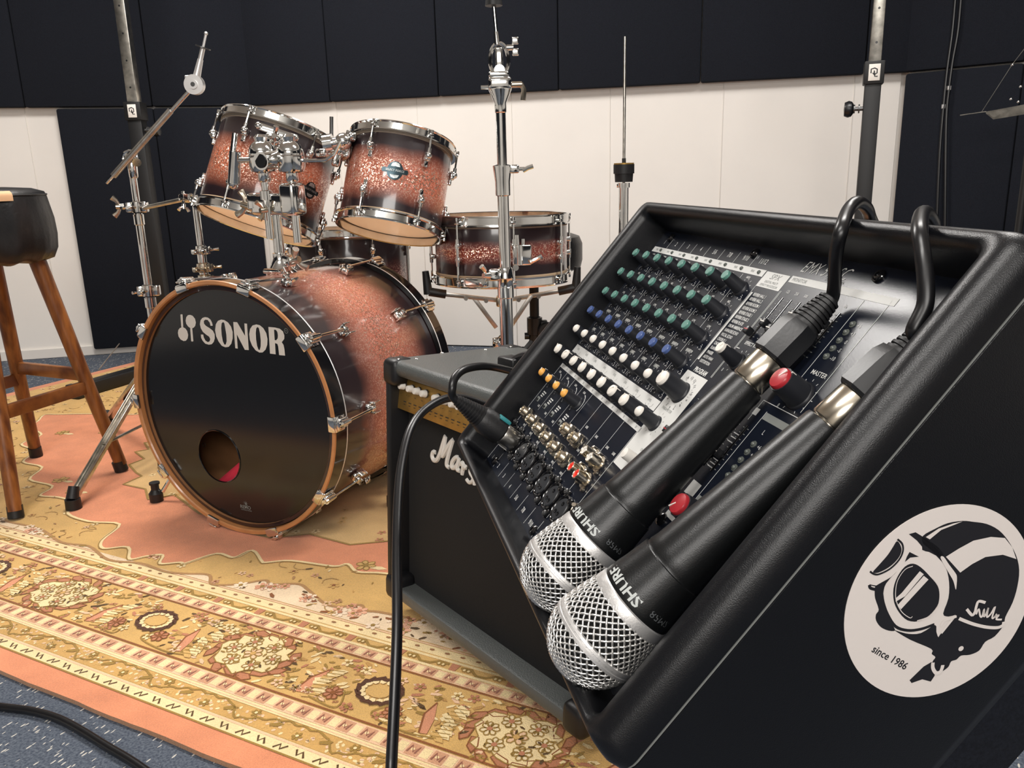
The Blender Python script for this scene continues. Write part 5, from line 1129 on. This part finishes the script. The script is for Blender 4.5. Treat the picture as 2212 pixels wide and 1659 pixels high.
for i in range(4):
    u_ = 12.5 + 25 * i; knob(KD, 'yellow', u_, -152.5, .3 * i, False, True)
    PR.stroke([(u_ + 9 * math.cos(a), -152.5 + 9 * math.sin(a)) for a in [math.radians(-35 + 9 * k) for k in range(14)]], .8, .15)
    txt(PR, 'GAIN', u_ - 3, -142.5, 2, .8, ofs=.02)
    for k in range(5): txt(PR, '-%d' % (60 - 10 * k), u_ - 9.6 + .9 * k, -152 - 2.1 * k, 1.6, .7)
    for k in range(3): rect(PR, u_ - 5.5, u_ - 1.5, -166.2 - 2.2 * k, -165 - 2.2 * k); rect(PR, u_ - .8, u_ + 2.8 - k, -166.2 - 2.2 * k, -165 - 2.2 * k)
    # pad switch recess with its button
    q = MB(); q.rbox((0, 0, .5), (6.6, 4.6, 1), .4); sw = mbuild(q, 'pad_switch', 'greyprint', pnl, (u_ - 4, -174, 0)); q = MB(); q.rbox((1, -.6, 1.6), (3.6, 2.2, 1.6), .3); mbuild(q, 'switch_button', 'blackplastic', sw)
for u_, v_, K, c_ in ((214.5, -100.5, KP, 'white'), (213.5, -127, KD, 'white'), (247, -65.5, KA, 'white'), (321.5, -68, KR, 'red'), (323, -153, KR, 'red')): knob(K, c_, u_, v_, .5 if K is KP else (-.6 if u_ < 322 else 2.4), True, q=(DM if u_ < 232 else PR), rr=10 if K in (KP, KR) else 7.6)
for k in range(12):
    a = math.radians(-140 + 26 * k); rot = T((214.5 + 12.2 * math.cos(a), -100.5 + 12.2 * math.sin(a), .3)) @ Matrix.Rotation(a - PI / 2, 4, 'Z'); DM.text(str((k + 3) % 16 + 1), 3.2, rot); 
q = MB(); q.rbox((0, 0, .6), (9, 8, 1.2), 1.2); sw = mbuild(q, 'effect_switch', 'greyprint', pnl, (223, -154, 0)); q = MB(); q.lathe([(0, 0), (4, 0), (4, 8), (3.6, 9.6), (0, 10.2)], 20); mbuild(q, 'switch_button', 'white', sw)
txt(PR, 'EFFECT RTN', 247, -52, 2.5, .85, ofs=.02); txt(PR, 'MASTER', 322, -53, 2.9, .95, ofs=.01); txt(PR, '0', 238, -74, 2.6); txt(PR, '10', 256, -74, 2.4); txt(PR, '0', 311, -78, 2.6); txt(PR, 'L', 316.8, -95, 3); txt(PR, 'R', 330, -95, 3)
# ---- graphic equaliser faders
for gi, (u_, s_) in enumerate(zip([240 + 10.1 * k for k in range(7)], ('125', '250', '500', '1k', '2k', '4k', '8k'))):
    for base_v in (-16, -96):
        q = MB(); q.rbox((0, 0, 0), (1.7, 33, .5), .2); sl = mbuild(q, 'fader_slot', 'blackgloss', pnl, (u_, base_v - 16.5, .1))
        cp = rnd.uniform(-8, 8) if gi else -13; q = MB(); q.rbox((0, cp, 4.2), (4.2, 5.2, 5), .6); q.box((0, cp, 1.2), (1, 1.6, 3)); cpo = mbuild(q, 'fader_cap', 'blackplastic', sl)
        q = MB(); q.box((0, cp, 6.75), (4.3, .6, .25)); mbuild(q, 'fader_mark', 'cap_red' if not gi else 'cap_white', cpo)
        if base_v > -50: txt(PR, s_, u_ + .5, -11.5, 2.2, .8)
        for k in range(9):
            for sg in (-1, 1): rect(GR, u_ + sg * 1.6 - (1.6 if sg < 0 else 0), u_ + sg * 1.6 + (0 if sg < 0 else 1.6), base_v - 2.1 - 3.6 * k, base_v - 1.6 - 3.6 * k)
for base_v in (-34, -57): rect(PR, 234, 238, base_v - .25, base_v + .25)
for u_, a, c_ in ((311, -59, -5), (331, -76, -2), (296.6, -93, -79), (306.5, -150, -84)): rect(PR, u_ - .2, u_ + .2, a, c_)
rect(PR, 296.6, 333, -79.3, -78.9); rect(PR, 295.6, 300.2, -89, -84.6); rect(GR, 307, 331, -88.8, -84.4); rect(PR, 292.4, 302.8, -147.5, -138.4); rect(PR, 291.8, 303, -164.6, -161.2); rect(GR, 307, 311, -150, -143)
for v_ in (-103.3, -106, -109, -119.2, -121.9, -124.6, -127): rect(PR, 293.6, 300.4, v_ - .3, v_ + .3)
for col, u_ in ((0, 317), (1, 316.6)):
    for k, s_ in enumerate(('+6', '+3', '0', '-5', '-10')):
        v_ = (-20.5 if not col else -103.1) - 5.45 * k; q = MB(); q.lathe([(2.1, 0), (2.1, .5), (1.5, .6), (1.4, 1.2), (.8, 1.8), (0, 2)], 14); mbuild(q, 'level_led', 'green_led', pnl, (u_, v_, 0)); txt(PR, s_, u_ + 5.6, v_, 2.5, .9)
# ---- sockets
def jackm():
    q = MB(); q.lathe([(0, .2), (6.2, .2), (6.4, 1), (6.2, 2.2), (5, 2.4)], 24); q.lathe([(0, 2.2), (6.6, 2.2), (6.6, 5), (5.6, 5.6), (4.7, 5.6)], 6)
    pr = [(4.7, 5.4)]
    for k in range(4): pr += [(4.7, 5.8 + k), (4.3, 6.2 + k)]
    pr += [(4.5, 9.6), (3.6, 9.8), (3.3, 9.2), (3.2, 4)]; q.lathe(pr, 22); q.v = [(a * mm, b_ * mm, c_ * mm) for a, b_, c_ in q.v]; return q.mesh('jack', M['nickel'])
jm = jackm(); q = MB(); q.lathe([(0, 4.2), (3.25, 4.2)], 16); q.v = [(a * mm, b_ * mm, c_ * mm) for a, b_, c_ in q.v]; jb = q.mesh('jack_bore', M['blackplastic'])
for u_, v_ in [(17 + 25 * k, -190) for k in range(6)] + [(115, -173), (138, -173)]:
    o = link('jack_socket', jm, pnl, T(Vector((u_, v_, 0)) * mm)); link('socket_bore', jb, o)
for k in range(6): txt(PR, 'LINE', 20 + 25 * k, -178, 2.1, .8, ofs=.02); txt(PR, 'INPUT', 22 + 25 * k, -199.5, 2.1, .7, ofs=.02)
for u_, v_ in ((131, -161), (155, -161), (180, -161), (194, -161)): txt(PR, 'LINE', u_, v_, 2.1, .8, ofs=.02)
q = MB(); q.lathe([(11.2, 0), (11.6, .6), (11.4, 2.6), (10.4, 3.2), (9.8, 2.6), (9.4, 1.4), (0, 1.2)], 36)
q.rbox((-8.8, 10.2, 1), (7, 7, 2), 1.6); q.rbox((8.2, -11, 1), (7, 7, 2), 1.6); q.rbox((6.5, 9.2, 2), (7, 5, 4), 1); xm = MB(); xm.v = [(a * mm, b_ * mm, c_ * mm) for a, b_, c_ in q.v]; xm.f = q.f; xme = xm.mesh('xlr', M['blackgloss'])
q = MB(); q.lathe([(8.8, 1.2), (8.8, 2.2), (8.2, 2.9), (0, 2.9)], 30); q.v = [(a * mm, b_ * mm, c_ * mm) for a, b_, c_ in q.v]; xin = q.mesh('xlr_insert', M['insert'])
q = MB()
for a in (-.9, PI + .9, PI / 2): q.lathe([(1.5, 2.9), (1.7, 3.3), (1.2, 3.3), (1.1, 3.0), (0, 3.0)], 12, T((4.2 * math.cos(a - PI / 2 * 0), 4.2 * math.sin(a), 0)))
q.v = [(a * mm, b_ * mm, c_ * mm) for a, b_, c_ in q.v]; xh = q.mesh('xlr_contacts', M['blackgloss'])
q = MB(); q.lathe([(2.4, 0), (2.3, 1), (1.6, 1.5), (.9, 1.6), (.7, 1.1), (0, 1.1)], 14); q.v = [(a * mm, b_ * mm, c_ * mm) for a, b_, c_ in q.v]; xs_ = q.mesh('xlr_screw', M['gunmetal'])
for k in range(8):
    o = link('microphone_socket', xme, pnl, T(Vector((12.5 + 25 * k, -215, 0)) * mm)); link('socket_insert', xin, o); link('contact_holes', xh, o)
    for a, b_ in ((-10, 11.5), (9, -11.5)): link('screw', xs_, o, T(Vector((a, b_, 2)) * mm))
    txt(PR, 'MIC', 26 + 25 * k, -203.5, 2.2, .8, ofs=.02)
def tubev(q): q.v = [(a * mm, b_ * mm, c_ * mm) for a, b_, c_ in q.v]; return q
for u_, v_, c_ in ((174, -172.5, 'white'), (188, -173, 'white'), (174, -187.5, 'rca_red'), (188, -188, 'rca_red')):
    q = MB(); q.lathe([(0, .2), (6, .2), (6.2, 1.4), (4.2, 1.8), (4.1, 10.4), (3.6, 10.8), (3.3, 10.4), (3.3, 9.6)], 22); q.lathe([(2.4, 0), (2.3, 3.2), (1.3, 3.8), (0, 3.9)], 12, T((-5.5, 4.2, .4))); q.lathe([(2.2, 0), (2.1, 1.6), (0, 2)], 10, T((5, -5.6, .4)))
    o = mbuild(q, 'phono_socket', 'nickel', pnl, (u_, v_, 0)); q = MB(); q.lathe([(3.3, 9.9), (1.6, 9.9), (1.5, 8), (0, 8)][::-1] if False else [(0, 8), (1.5, 8), (1.6, 10.2), (3.3, 10.2)], 18); mbuild(q, 'socket_ring', c_, o)
q = MB(); q.lathe([(4.6, .2), (4.8, 1), (4.4, 2.4), (3.6, 2.6), (3.2, 2), (0, 1.8)], 20); q.tube([(1, 0, 1.5), (4.5, 3, 7)], lambda u: .9 + .7 * u, 8); mbuild(q, 'toggle_switch', 'nickel', pnl, (204, -206.5, 0))
txt(PR, 'OFF', 227, -190, 2.2, .8); txt(PR, 'PHANTOM', 214, -217, 2.2, .7)
for q, nm, m_ in ((PR, 'white_lettering', 'print'), (GR, 'grey_lettering', 'greyprint'), (DM, 'dark_lettering', 'dimprint')):
    tubev(q); q.build(nm, m_, pnl, smooth=False)
# ---- round sticker on the side, drawn in a frame on the side face: x = -n (back), y = v
sO = Vector((U1 + .05, 0, 0)); 
def sd(x, y, k=3.456, ox=1780, oy=1060):
    P = mI @ onplane(ox + x / k, oy + y / k, mM @ Vector((U1 * mm, 0, 0)), xU) * 1000; return (-P.z, P.y)
sF = Matrix(((0, 0, 1, U1), (0, 1, 0, 0), (-1, 0, 0, 0), (0, 0, 0, 1)))
def fit_circle(P):
    import numpy as np
    A = np.array([[2 * x, 2 * y, 1] for x, y in P]); b_ = np.array([x * x + y * y for x, y in P]); s_ = np.linalg.lstsq(A, b_, rcond=None)[0]; return s_[0], s_[1], math.sqrt(s_[2] + s_[0] ** 2 + s_[1] ** 2)
cx_, cy_, rr_ = fit_circle([sd(*p) for p in [(145, 1000), (260, 620), (560, 270), (850, 125), (1050, 85), (1250, 135), (160, 1150), (260, 1350), (420, 1480), (640, 1546), (900, 1500), (1150, 1360), (1330, 1200), (1450, 330)]])
q = MB(); q.prism(ell(cx_, cy_, rr_, rr_, 96), 0, .25, sF); stk = mbuild(q, 'round_sticker', 'sticker', mix, smooth=False, label='white round sticker printed with a black helmet and goggles')
INK = [[(735, 335), (820, 285), (920, 240), (1030, 223), (1110, 230), (1210, 246), (1300, 292), (1370, 370), (1430, 480), (1453, 590), (1440, 710), (1405, 830), (1350, 940), (1338, 1000), (1270, 1085), (1200, 1125), (1155, 1190), (1085, 1222), (1020, 1228), (985, 1258), (945, 1272), (925, 1312), (880, 1345), (835, 1360), (808, 1330), (806, 1275), (828, 1240), (800, 1215), (797, 1178), (640, 1110), (520, 1038), (555, 1048), (630, 1066), (720, 1060), (825, 1000), (835, 1050), (850, 1090), (868, 1065), (985, 932), (925, 937), (886, 915), (925, 800), (930, 680), (905, 570), (850, 500), (780, 430), (735, 390)],
       [(540, 600), (500, 640), (400, 697), (378, 715), (375, 745), (378, 800), (405, 885), (385, 920), (385, 965), (420, 1015), (480, 1042), (528, 1037), (480, 960), (450, 880), (440, 800), (440, 760), (460, 690)],
       [(630, 322), (680, 308), (740, 345), (840, 410), (890, 470), (868, 500), (780, 455), (755, 450), (730, 440), (728, 415), (690, 370)], [(635, 455), (680, 478), (705, 490), (640, 497), (600, 530), (615, 490)],
       [(660, 542), (720, 570), (790, 640), (845, 710), (862, 790), (840, 860), (780, 930), (700, 972), (620, 965), (560, 910), (520, 830), (515, 730), (545, 640), (600, 565)],
       [(540, 375), (565, 400), (575, 450), (545, 510), (480, 570), (400, 610), (362, 605), (400, 560), (470, 480), (510, 420)],
       [(800, 1275), (740, 1310), (635, 1412), (650, 1433), (730, 1405), (793, 1422), (823, 1378), (820, 1352), (797, 1325)]]
WHT = [[(755, 343), (850, 280), (960, 242), (1030, 226), (985, 245), (870, 290), (785, 360)], [(905, 490), (1000, 430), (1110, 370), (1240, 342), (1345, 350), (1400, 420), (1430, 507), (1330, 475), (1200, 492), (1100, 545), (1012, 608), (960, 550)],
       [(865, 500), (888, 490), (930, 550), (975, 610), (987, 640), (985, 700), (978, 735), (960, 670), (920, 600)], [(710, 598), (740, 620), (600, 785), (530, 825), (530, 800), (575, 760)], [(740, 632), (775, 660), (570, 882), (545, 850)]]
q = MB()
for k_, p in enumerate(INK): q.flat([sd(*a) for a in (smooth(p, 3) if k_ in (0, 1, 4, 5) else p)], .32, sF)
for p, w_ in (([(545, 360), (580, 395), (585, 450), (555, 515), (490, 580), (410, 620), (370, 620), (340, 600)], .9), ([(335, 700), (345, 725), (400, 740), (425, 755), (438, 830), (470, 920), (530, 1010), (620, 1040), (720, 1030), (820, 995)], 1.4), ([(335, 700), (400, 712)], .5)):
    q.stroke([sd(a.x, a.y) for a in curve([(*a, 0) for a in p], 4)], w_, .34, sF)
t0, t1 = Vector(sd(335, 1160)), Vector(sd(640, 1330)); dv = (t1 - t0); hh = (Vector(sd(330, 1150)) - Vector(sd(350, 1120))).length
q.text('since 1986', dv.length / 5.2, sF @ T(((t0.x + t1.x) / 2, (t0.y + t1.y) / 2, .34)) @ Matrix.Rotation(math.atan2(dv.y, dv.x), 4, 'Z'), ofs=.014)
mbuild(q, 'helmet_print', 'ink', stk, smooth=False)
q = MB()
for k_, p in enumerate(WHT): q.flat([sd(*a) for a in (smooth(p, 3) if k_ == 2 else p)], .42, sF)
q.flat([sd(*a) for a in ell(1018, 1175, 22, 16, 14, -.7)], .42, sF)
for p, w_ in (([(1003, 950), (1050, 970), (1120, 995), (1210, 1015), (1290, 1018), (1330, 1000), (1335, 975)], 1.6), ([(808, 1280), (808, 1320), (830, 1355), (860, 1350), (875, 1325), (882, 1298)], 1.8), ([(658, 560), (600, 585), (548, 660), (530, 740), (535, 820), (575, 900), (635, 945), (655, 935)], .35), ([(808, 650), (850, 710), (860, 790), (840, 870), (780, 935), (690, 968)], .5),
              ([(865, 1010), (895, 965), (940, 950), (985, 935)], 1.2), ([(870, 1060), (950, 960)], 1.3), ([(1200, 832), (1150, 822), (1132, 860), (1122, 900), (1100, 925), (1060, 880)], 1.4), ([(1130, 920), (1150, 880), (1160, 930), (1175, 935), (1190, 880), (1188, 935), (1205, 915), (1222, 870), (1215, 900), (1212, 940), (1240, 915), (1272, 862), (1250, 940), (1262, 945), (1285, 915), (1270, 940), (1300, 925), (1280, 955), (1322, 958)], .9)):
    q.stroke([sd(a.x, a.y) for a in curve([(*a, 0) for a in p], 4)], w_, .44, sF)
mbuild(q, 'highlight_print', 'sticker', stk, smooth=False)
# ---- stand carrying the mixer
sb = mM @ Vector((.2, -.12, -.19)); 
dstand = thing('mixer_stand', 'black tubular stand under the tilted mixing desk', 'stand', (sb.x, sb.y, .002))
base = Vector((sb.x, sb.y, .002))
def ms(u_, v_, n_): return mM @ Vector((u_ * mm, v_ * mm, n_ * mm)) - base
for u_ in (60, 335):
    lo = ms(u_, -250, -197); hi = ms(u_, 10, -197); q = MB(); q.tube([ms(u_, -262.5, -160), ms(u_, -262.5, -197), hi], .006, 10); q.build('cradle_arm', 'blackmetal', dstand)
    q = MB(); mid = (lo + hi) / 2; q.tube([mid, Vector((mid.x, mid.y, .03))], .0125, 12); q.build('post', 'blackmetal', dstand)
    q = MB(); dd = Vector((xU.y, -xU.x, 0)); a = Vector((mid.x, mid.y, .018)); q.tube([a - dd * .10, a + dd * .16], .0125, 12); q.build('foot_bar', 'blackmetal', dstand)
q = MB(); q.tube([ms(60, -120, -197), ms(335, -120, -197)], .006, 10); q.build('cross_bar', 'blackmetal', dstand)

# ================================================================ MICROPHONES (millimetres, z runs from ball to tail)
def mic(label, b0, t0, phi):
    a = Vector(b0) * mm; c_ = Vector(t0) * mm; L_ = (c_ - a).length * 1000
    z = (c_ - a).normalized(); x = Vector((0, 0, 1)); x = (x - z * x.dot(z)).normalized(); y = z.cross(x)
    fm = mM @ Matrix(((x.x, y.x, z.x, a.x), (x.y, y.y, z.y, a.y), (x.z, y.z, z.z, a.z), (0, 0, 0, 1)))
    t = thing('microphone', label, 'microphone', fm, 'vocal microphones lying on the mixing desk')
    def mb(q, nm, m_, par=t, **k): q.v = [(p[0] * mm, p[1] * mm, p[2] * mm) for p in q.v]; return q.build(nm, m_, par, **k)
    R_ = 24.0
    def rad(z_):                                            # grille envelope
        if z_ <= 0: return math.sqrt(max(R_ * R_ - z_ * z_, 0))
        return R_ - (R_ - 20.8) * (z_ / 22) ** 1.6
    q = MB(); q.lathe([(max(rad(z_) - 1.7, 0), z_) for z_ in [-22.3 + 2.2 * k for k in range(21)]], 36); gf = mb(q, 'inner_foam', 'micfoam')
    q = MB(); N_ = 36; wr = .56
    for sg in (1, -1):
        for i in range(N_):
            pts = []; lon = 2 * PI * i / N_; z_ = 22.0; k = 0
            while z_ > -23.2:
                r_ = rad(z_); nx_ = z_ - .9; dr = rad(nx_) - r_; ds = math.hypot(.9, dr)
                if r_ < 8 and i % 2: break
                if r_ < 3.6: break
                w_ = .34 * sg * math.cos(N_ * lon)
                n2 = math.atan2(-(dr), .9) if z_ > 0 else 0
                rr_ = r_ + .0 + w_; sc_z = (z_ * (1 + w_ / R_)) if z_ <= 0 else z_
                pts.append((rr_ * math.cos(lon), rr_ * math.sin(lon), sc_z))
                lon += sg * ds / max(r_, 4) * 1.0; z_ -= .9 if r_ > 14 else .45
            if len(pts) > 2: q.tube(pts, wr, 5, cap=False)
    gw = mb(q, 'wire_grille', 'wirebright', ang=80, kind='stuff')
    q = MB(); q.lathe([(R_ - .6, -2.6), (R_ + .9, -2.2), (R_ + 1.0, -.8), (R_ + .75, -.5), (R_ + .75, .5), (R_ + 1.0, .8), (R_ + .9, 2.2), (R_ - .6, 2.6)], 64); mb(q, 'grille_band', 'silver', gw)
    q = MB(); q.lathe([(18, 20.6), (21.4, 20.8), (21.6, 21.8), (21.0, 26.2), (20.2, 26.8)], 64); mb(q, 'collar_ring', 'silver', gw)
    q = MB(); q.lathe([(20.2, 26.6), (20.4, 27.2), (20.3, 30.0), (19.9, 34.5), (19.2, 39), (18.0, 51.4), (17.5, 51.8)], 64); col_ = mb(q, 'collar', 'micbody')
    q = MB(); q.lathe([(17.3, 51.6), (17.0, 52.6), (17.2, 53.4), (16.5, 58), (11.6, L_ - 2), (11.2, L_ - .4), (10.4, L_), (8.6, L_ + .2)], 64); bo = mb(q, 'body', 'micbody')
    q = MB(); q.lathe([(8.6, L_), (8.8, L_ + 1.6), (8.0, L_ + 2), (0, L_ + 2)], 32); mb(q, 'tail_ring', 'nickel', bo)
    def cylmap(phi0, z0, k_):
        def f(p):
            z_ = z0 - p[1]; r_ = 20.35 - max(0, (z_ - 30)) * .13 + .1; ph = phi0 - p[0] / r_; return (r_ * math.cos(ph), r_ * math.sin(ph), z_)
        return f
    q = MB(); q.text('SHURE', 7.4, ofs=.028, sx=1.15, fn=cylmap(phi, 31.8, 1)); mb(q, 'maker_lettering', 'mictext', col_, smooth=False)
    q = MB(); q.text('SM58', 5.2, ofs=.0, sx=1.1, fn=cylmap(phi + 1.25, 33.0, 1)); mb(q, 'model_lettering', 'micdim', col_, smooth=False)
    return t, fm, L_
mic1, f1, L1 = mic('dark wired vocal microphone with silver mesh ball, further from the camera', (291, -225.5, 28), tuple(mx(1612, 830, 15)), .40)
mic2, f2, L2_ = mic('dark wired vocal microphone with silver mesh ball, nearest the camera', (358.6, -227.5, 28), tuple(mx(1788, 921, 16)), .44)
def xlr_cable(label, fm, L_, pts, silver='silver'):
    """plug pushed on the microphone's tail, in line with it, with its cable as one thing"""
    t = thing('microphone_cable', label, 'cable', fm @ T((0, 0, L_ * mm)), 'cables plugged into the two microphones')
    inv = (fm @ T((0, 0, L_ * mm))).inverted()
    def mb(q, nm, m_, par=t, **k): q.v = [(p[0] * mm, p[1] * mm, p[2] * mm) for p in q.v]; return q.build(nm, m_, par, **k)
    q = MB(); q.lathe([(0, .5), (9.6, .5), (10.2, 1.5), (10.2, 18), (9.6, 19), (0, 19)], 40); sh = mb(q, 'plug_shell', 'nickel')
    q = MB()
    for k in range(9): q.box((7.5, -3 + .9 * k, 9), (5.6, .35, 12))
    q = MB(); q.lathe([(0, 18.6), (11.5, 18.8), (12.6, 20.4), (12.6, 39), (11, 44), (0, 44.2)], 8, Matrix.Rotation(PI / 8, 4, 'Z')); 
    hs = mb(q, 'plug_housing', 'blackplastic', ang=25)
    q = MB(); pr = [(0, 43.5), (9.8, 43.6)]
    for k in range(8): r_ = 9.4 - k * .45; pr += [(r_, 44.4 + k * 2.7), (r_, 45.8 + k * 2.7), (r_ - 1.5, 45.9 + k * 2.7), (r_ - 1.5, 46.9 + k * 2.7)]
    pr += [(5, 65.5), (0, 66)]; q.lathe(pr, 24); mb(q, 'strain_relief', 'rubber')
    P = [Vector((0, 0, .056)), Vector((0, 0, .067))] + [inv @ p for p in pts]
    q = MB(); q.tube(curve(P, 8), .0037, 14); q.build('cable', 'cable', t); return t
def mw(px, py, n_): return onplane(px, py, OM + xN * n_ * mm, xN)
def mv(px, py, v_): return onplane(px, py, OM + xV * v_ * mm, xV)
def mxyz(u_, v_, n_): return mM @ Vector((u_ * mm, v_ * mm, n_ * mm))
xlr_cable('black cable plugged into the further microphone, looping over the desk top', f1, L1, [mw(1806, 548, 30), mw(1818, 494, 38), mv(1832, 455, 30), mv(1852, 437, 40), mv(1872, 450, 47), mv(1884, 480, 50), mxyz(250, 42, -40), mxyz(252, 36.5, -82), mxyz(256, 37, -118), mxyz(258, 44, -205), Vector((.45, .55, .30)), Vector((.5, .6, .05)), Vector((.6, .6, .007)), Vector((.8, .5, .007))])
xlr_cable('black cable plugged into the nearer microphone, looping over the desk top corner', f2, L2_, [mw(1975, 720, 20), mw(1998, 660, 24), mw(1999, 600, 30), mw(1992, 540, 36), mw(1986, 497, 38), mv(1990, 465, 32), mv(2001, 460, 42), mv(2014, 480, 47), mv(2022, 505, 50), mxyz(302, 42, -45), mxyz(303, 36.5, -85), mxyz(306, 37, -118), mxyz(308, 44, -205), Vector((.5, .42, .30)), Vector((.56, .42, .05)), Vector((.66, .38, .007)), Vector((.85, .3, .007))])
# plug in the second microphone input, cable looping behind the desk
ic = thing('instrument_cable', 'black cable plugged into the desk input beside the left rim, teal tab', 'cable', mM @ T(Vector((37.5, -215, 3)) * mm))
def mb(q, nm, m_, par=ic, **k): q.v = [(p[0] * mm, p[1] * mm, p[2] * mm * .88) for p in q.v]; return q.build(nm, m_, par, **k)
q = MB(); q.lathe([(0, 0), (9.3, 0), (9.6, .6), (9.6, 16), (9.2, 17), (0, 17)], 36); sh = mb(q, 'plug_shell', 'chrome_dull')
q = MB()
for k in range(10): q.box((-4.5 + k * 1.0, -9.6, 8), (.35, .5, 9))
mb(q, 'shell_lettering', 'silver', sh, smooth=False)
q = MB(); q.lathe([(0, 16.8), (10.2, 17), (12, 19), (12.2, 40), (10.4, 45), (0, 45.2)], 10); mb(q, 'plug_housing', 'rubber')
q = MB(); q.rbox((3, 11.2, 24), (7, 3, 13), .8); mb(q, 'colour_tab', 'teal')
q = MB(); pr = [(0, 45), (10, 45.2)]
for k in range(10): r_ = 10 - k * .55; pr += [(r_, 46 + k * 2.9), (r_, 47.4 + k * 2.9), (r_ - 1.5, 47.5 + k * 2.9), (r_ - 1.5, 48.7 + k * 2.9)]
pr += [(4.2, 75.2), (0, 75.5)]; q.lathe(pr, 24); mb(q, 'strain_relief', 'rubber')
iI = ic.matrix_world.inverted() if False else (mM @ T(Vector((37.5, -215, 3)) * mm)).inverted()
def pd(px, py, t_): return O0 + ray(px, py) * t_
q = MB(); q.tube(curve([Vector((0, 0, .055)), Vector((0, 0, .069))] + [iI @ p for p in (pd(977, 838, .686), pd(984, 814, .692), pd(1006, 797, .705), pd(1045, 791, .73), pd(1085, 797, .765), pd(1130, 812, .80), pd(1180, 850, .86), pd(1240, 930, .9))] + [iI @ Vector(p) for p in ((.30, .92, .35), (.34, .95, .05), (.45, .95, .012), (.6, .85, .012))], 8), .0036, 12); q.build('cable', 'cable', ic)
# cable hanging down in front of the amplifier
hc_pts = [pd(1120, 905, .88), pd(1060, 880, .86), pd(1005, 861, .845), pd(960, 862, .82), pd(915, 888, .79), pd(886, 930, .76), pd(868, 1000, .73), pd(860, 1080, .70), pd(857, 1200, .66), pd(858, 1350, .62), pd(852, 1520, .585), pd(845, 1665, .56), pd(840, 1850, .53)]
e_ = hc_pts[-1]; hc_pts += [Vector((e_.x, e_.y - .01, .1)), Vector((e_.x + .02, e_.y - .03, .012)), Vector((e_.x + .12, e_.y - .1, .007)), Vector((e_.x + .3, e_.y - .12, .007))]
b0 = Vector((e_.x, e_.y, .007)); hc = thing('hanging_lead', 'black cable hanging from behind the desk in front of the amplifier', 'cable', b0); q = MB(); q.tube(curve([p - b0 for p in hc_pts], 6), .0042, 12); q.build('sheath', 'cable', hc)
fl = [(-140, 1512), (-60, 1520), (10, 1528), (70, 1536), (125, 1552), (175, 1578), (230, 1612), (290, 1648), (360, 1700), (450, 1780)]
b0 = atz(125, 1552, .0072); fc = thing('floor_cable', 'black cable lying on the blue carpet, bottom left corner', 'cable', b0); q = MB(); q.tube(curve([atz(*p, .0068) - b0 for p in fl], 6), .0062, 12); q.build('sheath', 'cable', fc)
bpy.context.view_layer.update()
